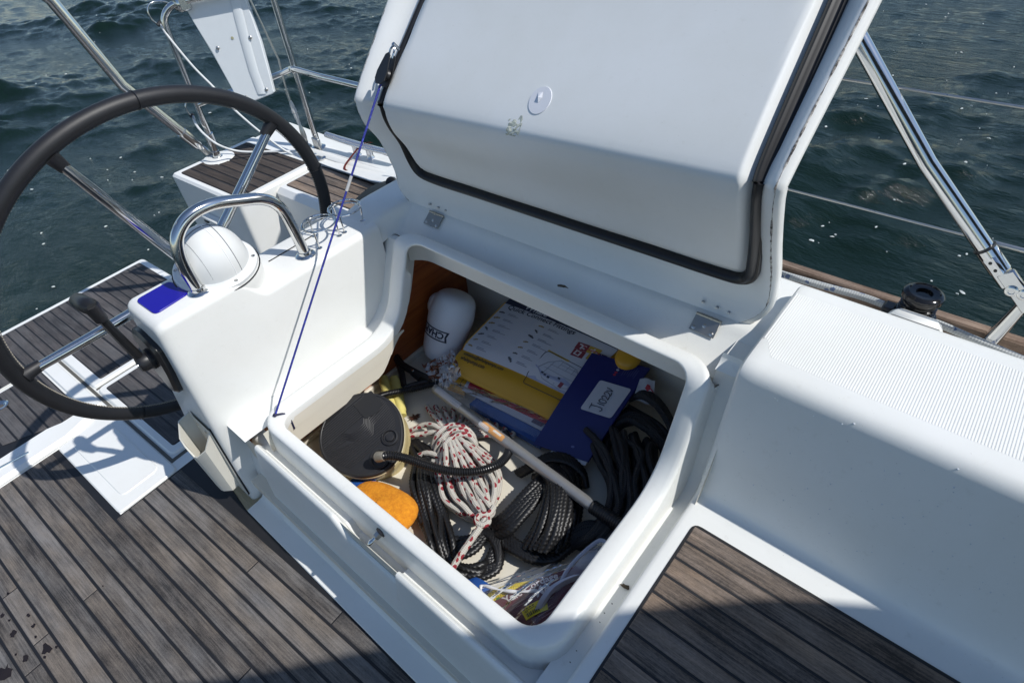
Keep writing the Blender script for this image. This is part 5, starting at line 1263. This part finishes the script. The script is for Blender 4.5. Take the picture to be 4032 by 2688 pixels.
# clear vinyl bags at the forward inboard corner
BG = thing('vinyl_bag', atk(1220, 1390, ZF), 'clear vinyl bag with a maroon printed card, yellow price sticker and yellow cord', 'bag')
cdq = zk3(((1205, 1452, .245), (1345, 1362, .285), (1360, 1290, .285), (1128, 1382, .232))); gc = quad(cdq, None)
maroon = plain('maroon_card', (.115, .022, .030), .38, var=.12)
def card(s, t, h=0): return gc(s, t) + V3(0, 0, .022 * math.sin(PI * s * .9) + .004 * math.sin(9 * s + 4 * t) + h)
MB().grid([[card(s, t) for t in np.linspace(-.35, 1, 14)] for s in np.linspace(-.05, 1.05, 18)]).build('maroon_card', maroon, BG, smooth=60)
t0_ = unit(gc(.6, .8) - gc(.12, .84)); 
CWd, CHt = np.linalg.norm(gc(1, .8) - gc(0, .8)), np.linalg.norm(gc(.3, 1) - gc(.3, 0))
pale = plain('pale_lettering', (.60, .55, .55), .5)
def cf(s0, t0): return lambda x, y: card(s0 + x / CWd, t0 + y / CHt, .0016)
text_mb('Yale Cordage', .0245, cf(.10, .80), bold=.0006).build('card_lettering', pale, BG, smooth=0)
text_mb('MA', .030, cf(.375, .55), bold=.0010).build('card_lettering', pale, BG, smooth=0)
sp_ = MB(); r_ = random.Random(6)
for i in range(9):
    t = .66 - i * .085; f = cf(.12 + .02 * i, t)
    if not (.18 < t < .52): sp_.add([f(0, 0), f(.05 + .03 * r_.random(), 0), f(.05 + .03 * r_.random(), .0024), f(0, .0024)], [(0, 1, 2, 3)])
sp_.build('card_print', plain('dull_print', (.30, .17, .18), .6), BG, smooth=0)['kind'] = 'stuff'
ystk = plain('bright_yellow_label', (.72, .60, .015), .4, var=.05)
sf = quad([card(*p, .0022) for p in ((.115, .17), (.42, .10), (.46, .42), (.15, .46))], None)
def stp(p, h=0): return sf(p[0], p[1]) + V3(0, 0, h + .006 * math.sin(PI * p[0]))
rp = fillet([V3(0, 0, 0), V3(.93, .05, 0), V3(1, .5, 0), V3(.93, .95, 0), V3(0, 1, 0)], .05, 3, closed=True)
gr_ = [[stp((i / 8, j / 5)) for j in range(6)] for i in range(9)]; MB().grid(gr_).build('price_sticker', ystk, BG, smooth=60)
bc2 = MB(); x = .10
for i in range(14):
    wdt = (.014, .028, .010, .034)[i * 7 % 4]; bc2.add([stp(p, .0012) for p in ((x, .12), (x + wdt, .12), (x + wdt, .46), (x, .46))], [(0, 1, 2, 3)]); x += wdt + (.018, .010, .026)[i % 3]
for y0, y1, a, b in ((.56, .61, .08, .62), (.66, .70, .08, .50)): bc2.add([stp(p, .0012) for p in ((a, y0), (b, y0), (b, y1), (a, y1))], [(0, 1, 2, 3)])
for a in (.10, .22, .34, .46): bc2.add([stp((a + .05 * math.cos(q), .83 + .05 * math.sin(q)), .0012) for q in np.linspace(0, 2 * PI, 9)[:-1]], [tuple(range(8))])
bc2.build('bar_code', plain('black_print', (.03, .03, .02), .6), BG, smooth=0)['kind'] = 'stuff'
M['yrope'] = rope_mat('yellow_braid', (.72, .54, .012), (.06, .20, .02), (.10, .5), (560, 4), .7, .8)
for i in range(7):
    t = i / 6
    MB().tube(smooth_path([(1118 + 6 * t, 1386 - 18 * t, .222), (1150 + 4 * t, 1366 - 14 * t, .236 + .008 * math.sin(PI * t)), (1200, 1352 - 10 * t, .242 + .008 * math.sin(PI * t)), (1250, 1344 - 12 * t, .245), (1300, 1330 - 16 * t, .24)], 8), .0068, 8).build('cord', M['yrope'], BG, smooth=70)
wpip = plain('white_piping', (.66, .66, .68), .35, var=.05)
for px in ([(1124, 1400, .262), (1110, 1372, .262), (1104, 1350, .260), (1112, 1344, .262), (1150, 1354, .268), (1200, 1358, .272), (1250, 1352, .275), (1290, 1340, .278)], ):
    MB().tube(catmull(zk3(px), 6), [.0036 + .0012 * math.sin(i) for i in range(len(px) * 6 - 5)], 7).build('piping', wpip, BG, smooth=60)
gp2 = smooth_path([(1240, 1408, .262), (1252, 1382, .285), (1270, 1358, .298), (1296, 1340, .305), (1330, 1326, .30)], 6)
MB().grid([[p + V3(0, 0, .014), p + V3(.004, .006, .004), p - V3(0, 0, .010)] for p in gp2]).grid([[p + V3(.0, .002, .0141), p + V3(-.010, -.006, .0135)] for p in gp2]).build('white_band', plain('white_tape', (.56, .57, .66), .4), BG, smooth=60)
r_ = random.Random(31)
fq2 = quad(zk3(((1100, 1352, .255), (1210, 1462, .258), (1370, 1330, .300), (1290, 1305, .285))), None)
rows = [[fq2(i / 20, j / 16) + V3(0, 0, .020 * math.sin(PI * i / 20) * math.sin(PI * j / 16) + .006 * math.sin(i * 1.3 + j * .7) + r_.uniform(-.0012, .0012)) for j in range(17)] for i in range(21)]
MB().grid(rows).build('vinyl', M['vinyl'], BG, smooth=70)
fq3 = quad(zk3(((1110, 1346, .250), (1290, 1338, .280), (1330, 1290, .27), (1200, 1312, .24))), None)
rows = [[fq3(i / 16, j / 8) + V3(0, 0, .012 * math.sin(PI * i / 16) + .006 * math.sin(i * 1.1 - j) + r_.uniform(-.001, .001)) for j in range(9)] for i in range(17)]
MB().grid(rows).build('vinyl', M['vinyl'], BG, smooth=70)
B2 = thing('vinyl_bag', atk(1340, 1290, ZF), 'folded clear vinyl bag holding a beige paper, standing against the forward wall', 'bag')
g2 = quad(zk3(((1286, 1340, .29), (1352, 1322, .29), (1400, 1262, .325), (1380, 1240, .315))), None)
rows = [[g2(i / 12, j / 12) + V3(0, 0, .014 * math.sin(PI * j / 12) + r_.uniform(-.0012, .0012)) for j in range(13)] for i in range(13)]
MB().grid(rows).build('vinyl', film('cloudy_vinyl', .32, (.75, .78, .9), .12), B2, smooth=70)
MB().tube(smooth_path([(1284, 1345, .292), (1305, 1305, .31), (1340, 1268, .322), (1378, 1240, .33), (1398, 1252, .335)], 6), .0050, 7).build('welded_edge', film('edge_vinyl', .45, (.70, .74, .9), .12), B2)
g3 = quad(zk3(((1318, 1302, .285), (1352, 1318, .285), (1378, 1270, .305), (1340, 1268, .300))), None); sheet(g3, 6, 6, lambda s, t: .004 * math.sin(4 * s), .002, .0008, 8).build('beige_paper', plain('beige_paper', (.40, .35, .30), .6), B2, smooth=40)
cb2 = sheet(quad(zk3(((1068, 1330, .17), (1110, 1372, .19), (1130, 1345, .19), (1085, 1322, .17))), None), 6, 6, lambda s, t: .008 * math.sin(PI * s), .01, .001, 3).build('cloth', bluep, smooth=50); tag(cb2, 'scrap of blue cloth against the inboard wall beside the vinyl bag', 'cloth')

# ------------------------------------------------------------------ stern gear
PB = V3(-2.849, 1.063, .5); SB = V3(-2.50, 1.398, .5)
pu_ = thing('stern_rail', PB, 'polished steel stern rail with two posts and a lower cross tube', 'rail')
pst = catmull([(-2.849, 1.063, .50), (-2.842, 1.068, .70), (-2.828, 1.072, .90), (-2.818, 1.073, 1.05), (-2.812, 1.082, 1.105), (-2.785, 1.115, 1.142), (-2.74, 1.165, 1.155), (-2.68, 1.23, 1.16), (-2.55, 1.37, 1.17), (-2.48, 1.43, 1.18)], 7)
MB().tube(pst, .0135, 14).build('post', M['chrome'], pu_, smooth=80)
MB().tube(catmull([(-2.500, 1.400, .50), (-2.497, 1.402, .86), (-2.495, 1.405, 1.30)], 8), .0135, 14).build('post', M['chrome'], pu_, smooth=80)
MB().tube(catmull([(-2.838, 1.070, .752), (-2.80, 1.13, .765), (-2.72, 1.27, .79), (-2.62, 1.365, .82), (-2.53, 1.395, .852), (-2.48, 1.392, .862), (-2.30, 1.390, .862), (-2.0, 1.39, .868), (-1.6, 1.39, .87)], 8), .0125, 14).build('cross_tube', M['chrome'], pu_, smooth=80)
MB().ball((-2.498, 1.398, .858), .019).build('joint', M['chrome'], pu_, smooth=80)
for p in (PB, SB): MB().lathe([(.036, 0), (.036, .004), (.030, .007), (.019, .009), (.017, .035), (.0145, .037)], (p[0], p[1], .5), n=22).build('base_flange', M['chrome'], pu_, smooth=40)
MB().box(SB + V3(.03, -.02, .03), (.05, .012, .06), None, .4).build('bracket', M['steel'], pu_)
MB().lathe([(.075, 0), (.072, .006), (.06, .009), (0, .009)], (PB[0] + .01, PB[1], .499), n=30).build('base_pad', M['gel'], pu_, smooth=40)
MB().box(lerp(V3(-2.785, 1.115, 1.142), V3(-2.70, 1.21, 1.158), .35), (.05, .055, .055), None, .3).build('clamp', M['chrome'], pu_)
# white board on the rail
bn_ = unit((.70, -.66, .12)); bp0 = V3(-2.765, 1.145, 1.0)
bd_ = thing('outboard_board', bp0 - V3(0, 0, .3), 'white tapered outboard motor board bolted to the stern rail', 'board')
bpx = [(700, -60), (960, -60), crop(1630, 0, 550, 0), crop(1850, 640, 550, 0), crop(1990, 1140, 550, 0), crop(2062, 1415, 550, 0), crop(2040, 1440, 550, 0), crop(1740, 1560, 550, 0), crop(1700, 1550, 550, 0), crop(1470, 1440, 550, 0), crop(1420, 1350, 550, 0), crop(1130, 820, 550, 0), crop(860, 380, 550, 0), crop(740, 180, 550, 0), crop(690, 40, 550, 0)]
fr_ = [atp(x, y, bp0, bn_) for x, y in bpx]; m_ = len(fr_); cen = sum(fr_) / m_
f2 = [p - unit(p - cen) * -.004 - bn_ * .004 for p in fr_]; bk_ = [p - bn_ * .026 for p in f2]
white_pl = plain('white_board', (.74, .77, .78), .38, var=.03)
MB().grid([fr_, f2, bk_], cj=True, flip=True).add(fr_, [tuple(range(m_))]).add(bk_, [tuple(range(m_))[::-1]]).build('panel', white_pl, bd_, smooth=30)
rl_ = [crop(*q, 550, 0) for q in ((1470, 0), (1620, 600), (1760, 1100), (1890, 1450))]
gq = [atp(x, y, bp0 + bn_ * .001, bn_) for x, y in rl_]
wv = unit(np.cross(bn_, unit(gq[-1] - gq[0])))
MB().grid([[p + wv * a + bn_ * h for a, h in ((-.020, .0008), (-.013, .004), (.013, .004), (.020, .0008))] for p in gq]).build('stiffener', white_pl, bd_, smooth=60)
for q in ((1205, 745), (1705, 585), (1955, 1385), (1645, 1500)):
    MB().lathe([(.0075, 0), (.0075, .001), (.004, .004), (0, .0045)], atp(*crop(*q, 550, 0), bp0 + bn_ * .0045, bn_), bn_, 12).build('bolt', M['steel'], bd_, smooth=40)
MB().lathe([(.006, 0), (.006, .0008), (0, .001)], atp(*crop(1430, 590, 550, 0), bp0 + bn_ * .001, bn_), bn_, 10).build('plug', plain('yellowed_plug', (.42, .40, .25), .5), bd_)
# big inclined strut with its jaw fitting
big = [atx(*q, -2.90) for q in ((-60, -185), (200, 0), (480, 335), (755, 552))]
st_ = thing('bimini_strut', PB, 'thick bright steel strut sloping down to the inner stern post', 'strut')
MB().tube([big[0], big[1], big[2], big[3]], .0215, 18).build('tube', M['chrome'], st_, smooth=80)
dd = unit(big[3] - big[2]); j0 = big[3] + dd * .0
MB().tube([j0 - dd * .055, j0 + dd * .03, j0 + dd * .05], [.0245, .0245, .017], 16).build('end_sleeve', M['chrome'], st_, smooth=50)
MB().box(j0 + dd * .085, (.07, .030, .030), [dd, unit(np.cross(V3(0, 0, 1), dd)), np.cross(dd, unit(np.cross(V3(0, 0, 1), dd)))], .5).build('jaw', M['steel'], st_)
MB().tube([V3(-2.848, 1.066, .565), V3(-2.846, 1.067, .62)], .020, 14).build('collar', M['chrome'], st_)
# backstay and turnbuckle
q0, q1, q2, q3 = atx(985, 0, -2.62), atx(1097, 235, -2.585), atx(1132, 370, -2.575), at(1205, 556, .53)
bs_ = thing('backstay', q3, 'wire backstay with a taped turnbuckle made fast to the after deck', 'rigging')
dq = unit(q3 - q1)
MB().tube([q1 + (q0 - q1) * 1.6, q0, q1, q2], .0042, 8).build('wire', M['steel'], bs_)
MB().tube([q2 - dq * .02, q2 + dq * .03], .0075, 10).build('swage', M['chrome'], bs_)
tp_ = [lerp(q2, q3, t) for t in np.linspace(.12, .66, 22)]; rt = random.Random(5)
MB().tube(tp_, [.0055 + .0060 * math.sin(PI * i / 21) * rt.uniform(.7, 1.25) for i in range(22)], 9).build('tape_wrap', plain('frayed_tape', (.55, .55, .53), .7, var=.25, scale=70), bs_, smooth=30)
MB().tube([lerp(q2, q3, t) for t in (.64, .74, .80, .90, 1.0)], [.006, .010, .012, .012, .009], 10).build('turnbuckle', M['steel'], bs_)
MB().tube([lerp(q2, q3, 1.0), at(1207, 572, .5)], .010, 8).box(at(1207, 574, .5) + V3(0, 0, .004), (.05, .03, .008), None, .3).build('chain_plate', M['steel'], bs_)
# white gate lines with pelican hooks
for nm, px, lab in (('gate_line', ((629, 93), (667, 150), (760, 262), (842, 345), (905, 415), (1000, 500), (1110, 585), (1165, 612)), 'upper white gate line running down across the stern rail to the deck'), ('gate_line', ((758, 455), (772, 490), (800, 525), (850, 565), (905, 588), (965, 598), (1060, 597), (1150, 595), (1230, 596), (1290, 603), (1400, 635), (1530, 680)), 'lower white gate line sagging from the inner post onto the dark seat planks')):
    n_ = len(px); us_ = np.linspace(-2.84, -2.45, n_) if 'upper' in lab else np.linspace(-2.84, -2.35, n_)
    pts = []
    for i, (x, y) in enumerate(px):
        if 'lower' in lab: z = [.693, .665, .640, .605, .560, .535, .520, .512, .508, .506, .506, .506][i]; pts.append(at(x, y, z))
        else: pts.append(atx(x, y, -2.83 + .30 * (i / (n_ - 1)) ** 1.3))
    tl = thing(nm, pts[-1], lab, 'line', 'white gate lines at the stern')
    MB().tube(catmull(pts, 8), .0052 if 'lower' in lab else .0048, 8).build('line', plain('white_coated_wire', (.66, .67, .66), .4, var=.05), tl, smooth=80)
    p0 = pts[0]; dv = unit(pts[1] - pts[0])
    hx = [(-4, 4), (-30, -14), (-46, -46), (-44, -72), (-20, -86), (18, -86), (36, -78)] if 'upper' in lab else [(-4, 2), (-18, -14), (-28, -38), (-22, -58), (0, -62), (16, -56)]
    MB().tube(catmull([atx(px[0][0] + a, px[0][1] + b, p0[0]) for a, b in hx], 6), .0032, 8).build('hook', M['chrome'], tl, smooth=60)
    MB().tube([p0 - dv * .006, p0 + dv * .022], .0065, 10).build('end_fitting', M['steel'], tl)
    MB().tube([p0 + V3(0, -.012, -.004), p0 + V3(0, .006, .004)], .008, 8).build('toggle', M['blackp'], tl)
# after deck: cleat, fairlead, red strap
kl = thing('cleat', V3(-2.18, 1.44, .5), 'polished aluminium mooring cleat with a faded red strap round it', 'cleat')
cA, cB = at(1286, 535, .565), at(1560, 612, .562)
al = plain('cleat_alloy', (.62, .63, .66), .22, metal=.85, var=.05)
cdv = unit(cB - cA); csd = unit(np.cross(cdv, V3(0, 0, 1))); rows = []
for t in np.linspace(0, 1, 15):
    w = .017 * math.sin(PI * min(1, .12 + t * .76)) ** .5 + .004; c = lerp(cA, cB, t) + V3(0, 0, .006 * (2 * t - 1) ** 2)
    rows.append([c + csd * w * math.cos(a) + V3(0, 0, 1) * (.012 * math.sin(a)) for a in np.linspace(0, 2 * PI, 15)[:-1]])
MB().grid(rows, cj=True).add(rows[0], [tuple(range(14))]).add(rows[-1], [tuple(range(14))[::-1]]).build('horn_bar', al, kl, smooth=60)
for q in ((1407, 611), (1461, 625)): MB().lathe([(.024, 0), (.021, .005), (.015, .015), (.014, .035), (.017, .062)], at(*q, .5), n=18).build('leg', al, kl, smooth=60)
rs = [at(1465, 562, .58), at(1440, 562, .578), at(1412, 582, .56), at(1385, 615, .53), at(1362, 645, .512), at(1356, 664, .508), at(1366, 672, .506)]
reds = plain('faded_red_web', (.30, .055, .040), .75, var=.2)
def ribbon(pts, w, wd): return [[p - wd * w, p + wd * w] for p in catmull(pts, 5)]
sr_ = thing('strap', at(1366, 672, .5), 'faded red strap led from the cleat across the after deck', 'strap')
MB().grid(ribbon(rs, .009, unit((1, .1, .3)))).grid(ribbon(rs, .009, unit((1, .1, .3))), flip=True).build('webbing', reds, sr_, smooth=60)
rs2 = [at(1425, 690, .506), at(1470, 696, .507), at(1520, 702, .507), at(1565, 704, .508), at(1600, 706, .508)]
MB().grid(ribbon(rs2, .010, unit((.6, .3, 0)))).build('webbing', reds, sr_, smooth=60)
MB().lathe([(.046, 0), (.046, .005), (.038, .009), (.026, .008), (.024, .001), (.012, .0005), (.012, .004), (0, .004)], at(1257, 618, .5005), n=28).build('deck_fitting', M['chrome'], None, smooth=40)
tag(bpy.data.objects['deck_fitting'], 'round steel filler cap set in the after deck near the seat planks', 'deck fitting')
MB().grid([[cl(x, y, z) for y, z in ((1.475, .502), (1.487, .514), (1.505, .514), (1.515, .502))] for x in np.linspace(-2.5, -1.5, 8)]).build('deck_ridge', M['gel'], None, smooth=50)['kind'] = 'structure'
fp = [at(1392, 791, .63), at(1428, 803, .655), at(1560, 724, .68), at(1517, 712, .645)]
fl_ = MB().grid([[lerp(fp[0], fp[3], t) + V3(0, 0, .012 * math.sin(PI * t)), lerp(fp[1], fp[2], t) + V3(0, 0, .012 * math.sin(PI * t))] for t in np.linspace(0, 1, 8)]).build('rubber_flap', plain('charcoal_flap', (.020, .024, .024), .6), None, smooth=60); adopt(fl_, coamo)
bl_ = MB().lathe([(.0, .02), (.018, .018), (.022, .008), (.022, -.006), (.016, -.012)], at(1545, 722, .66), (.2, -.5, .6), 16).build('deck_block', M['blackp'], None, smooth=40); tag(bl_, 'small black deck block half hidden behind the open lid', 'block')

# ------------------------------------------------------------------ port side: winch, sheet, strut, lifelines
wd0 = at(3600, 1232, .672); wc = V3(wd0[0], wd0[1], .60)
wn_ = thing('winch', wc, 'glossy black ribbed winch drum on the side deck', 'winch')
fq_ = [(-.060, 1.292), (.068, 1.292), (.052, 1.350), (-.044, 1.350)]
MB().slab([V3(p[0], p[1], 0) for p in fillet([V3(*p, 0) for p in fq_], .018, 4, closed=True)], .60, .715, .012).build('pedestal', M['gel'], wn_, smooth=50)
gloss = plain('gloss_black', (.010, .010, .011), .10)
wp_ = [(.041, .0), (.041, .006), (.0365, .009), (.0365, .013), (.0395, .015), (.0395, .018), (.0360, .020), (.0360, .024), (.0390, .026), (.0390, .029), (.0355, .031), (.0355, .036), (.0385, .040), (.0425, .047), (.0435, .054), (.0425, .060), (.0385, .064), (.033, .066), (.031, .063), (.018, .062), (.018, .056), (.0, .056)]
MB().lathe(wp_, V3(wc[0], wc[1], .672), n=40).build('drum', gloss, wn_, smooth=28)
MB().lathe([(.046, -.08), (.046, 0), (.041, .001)], V3(wc[0], wc[1], .672), n=24).build('drum_base', gloss, wn_)
MB().box(V3(wc[0] - .052, wc[1] - .01, .665), (.03, .04, .03), None, .4).build('side_guide', M['blackp'], wn_)
M['sheet'] = rope_mat('white_blue_sheet', (.50, .52, .52), (.10, .14, .24), (.20, .45), (520, 4), .75, .7)
shp_ = [at(3040, 1062, .655), at(3090, 1082, .655), at(3250, 1128, .655), at(3400, 1170, .658), at(3520, 1215, .665), at(3640, 1258, .665), at(3700, 1277, .66), at(3850, 1342, .655), at(4032, 1418, .65), at(4200, 1490, .65)]
sh_ = MB().tube(catmull(shp_, 12), .0092, 12).build('sheet', M['sheet'], None, smooth=80); tag(sh_, 'pale rope with blue flecks led along the teak rail past the black winch', 'rope')
bf = thing('bimini_strut', aty(3840, 1350, 1.43), 'polished steel strut leaning aft from a hinged bracket on the port rail', 'strut')
s0_, s1_, s2_ = aty(3375, 140, 1.43), aty(3650, 640, 1.43), aty(3925, 1045, 1.43)
MB().tube([s0_ + (s0_ - s2_) * .3, s0_, s1_, s2_], .0178, 18).build('tube', M['chrome'], bf, smooth=80)
sd2 = unit(s2_ - s1_); sn = V3(0, 1, 0); sb_ = np.cross(sd2, sn)
MB().tube([s2_ - sd2 * .045, s2_ + sd2 * .012], .0205, 18).build('end_sleeve', M['chrome'], bf, smooth=40)
MB().tube([s2_ - sd2 * .050, s2_ - sd2 * .046], .0215, 18).build('black_ring', M['rubber'], bf)
MB().box(s2_ + sd2 * .010, (.085, .040, .028), [sd2, sn, sb_], .4).build('jaw', M['chrome'], bf)
for t in (-.018, .002): MB().lathe([(.0035, 0), (.0035, .001), (0, .001)], s2_ + sd2 * t - sn * .0205, -sn, 10).build('hole', M['caulk'], bf)
pj1, pj2 = aty(3985, 1140, 1.415), aty(4035, 1155, 1.415)
pd2 = unit(aty(4045, 1215, 1.42) - aty(3965, 1100, 1.42))
MB().box((pj1 + pj2) / 2, (.105, .012, .034), [pd2, sn, np.cross(pd2, sn)], .5).build('hinge_plate', M['chrome'], bf)
for p in (pj1, pj2): MB().lathe([(.0125, 0), (.0125, .003), (.010, .005), (.006, .005), (.005, .0035), (0, .0035)], p - sn * .006, -sn, 18).build('bolt', M['chrome'], bf, smooth=40)
lg_ = catmull([aty(4040, 1185, 1.43), aty(3990, 1240, 1.43), aty(3935, 1300, 1.425), aty(3885, 1355, 1.415), aty(3870, 1385, 1.41)], 6)
MB().tube(lg_, [lerp(.0135, .0185, i / (len(lg_) - 1)) for i in range(len(lg_))], 16).build('leg', M['chrome'], bf, smooth=80)
MB().lathe([(.040, 0), (.038, .008), (.030, .020), (.018, .028), (0, .030)], at(3862, 1395, .60), n=26).build('foot', M['chrome'], bf, smooth=60)
nb_ = MB().lathe([(.034, 0), (.033, .010), (.026, .022), (.014, .028), (0, .029)], at(3785, 1358, .60), n=26).build('dome_fitting', M['chrome'], None, smooth=60); tag(nb_, 'low polished dome fitting on deck between the winch and the strut foot', 'deck fitting')
for i, (z, lab) in enumerate(((1.147, 'upper bare wire lifeline along the port side'), (.868, 'lower bare wire lifeline along the port side'))):
    l_ = MB().tube([V3(u, 1.45, z) for u in (-1.7, -.8, -.2, .06)], .0029, 8).tube([V3(.055, 1.45, z), V3(.16, 1.45, z)], .0055, 8).tube([V3(.16, 1.45, z), V3(1.2, 1.45, z)], .0029, 8).build('lifeline', M['steel'], None, smooth=80); tag(l_, lab, 'wire')
# small debris and stains on the mouldings
db = MB(); r_ = random.Random(12)
def crumb(p, s, n=(0, 0, 1)):
    db.ball(p, (s, s * r_.uniform(.5, .9), s * .4), None, 6)
for q, s in (((1545, 915), .0022), ((1560, 925), .0018), ((2410, 2375), .002), ((2380, 2412), .0022), ((2362, 2448), .002), ((2270, 2560), .0018), ((2245, 2605), .002)): crumb(at(*q, .362), s)
db.build('grit', plain('grit', (.03, .028, .025), .9), None)['kind'] = 'stuff'
for q, z, sx, lab in (((2218, 1130), .702, 1.0, 'flake of grey debris on the back rim of the locker'), ((2462, 2310), .357, .8, 'brown fleck of dirt in the drain channel beside the seat planks')):
    c = at(*q, z); o_ = MB(); m_ = 11
    o_.add([c + V3(sx * .017 * math.cos(2 * PI * i / m_) * r_.uniform(.4, 1.2), sx * .008 * math.sin(2 * PI * i / m_) * r_.uniform(.4, 1.2), .004 * r_.random()) for i in range(m_)] + [c + V3(0, 0, .007)], [(i, (i + 1) % m_, m_) for i in range(m_)])
    tag(o_.build('debris', plain('brown_debris', (.075, .055, .035), .9, var=.5, scale=200), None, smooth=0), lab, 'debris')
# wet drops on the floor planks and beads on the seat back
wm = plain('wet_teak', (.018, .013, .012), .25, var=.4); dr_ = MB(); r_ = random.Random(17)
for q, s in (((112, 2420), .008), ((130, 2462), .009), ((52, 2492), .015), ((185, 2552), .022), ((100, 2590), .014), ((140, 2505), .006), ((20, 2650), .030), ((175, 2585), .007), ((222, 2545), .006), ((38, 2440), .006), ((8, 2420), .010), ((62, 2575), .005), ((405, 2305), .004), ((30, 2335), .006)):
    c = at(*q, .0014); m_ = 13
    dr_.add([c + V3(s * math.cos(2 * PI * i / m_) * r_.uniform(.45, 1.15), s * .7 * math.sin(2 * PI * i / m_) * r_.uniform(.45, 1.15), 0) for i in range(m_)], [tuple(range(m_))])
dr_.build('water_spots', wm, None, smooth=0)['kind'] = 'stuff'
bd2 = MB()
for i in range(150):
    x, y = r_.uniform(2900, 4032), r_.uniform(1500, 2350); 
    P = None
    for (v0, z0), (v1, z1) in zip(T[20:26], T[21:27]):
        n_ = unit((0, -(z1 - z0), v1 - v0)); Q = atp(x, y, V3(0, v0, z0), n_)
        if z0 <= Q[2] <= z1 and Q[0] > -.18: P, N_b = Q, n_; break
    if P is None: continue
    s = r_.uniform(.0006, .0017) * (1.4 if r_.random() < .1 else 1); bd2.ball(P, (s, s, s), None, 6)
dm = NT('water_bead'); dm.set(Roughness=.05); dm.b.inputs['Base Color'].default_value = (.62, .66, .70, 1); dm.b.inputs['Coat Weight'].default_value = .6
bd2.build('water_beads', dm.m, None)['kind'] = 'stuff'
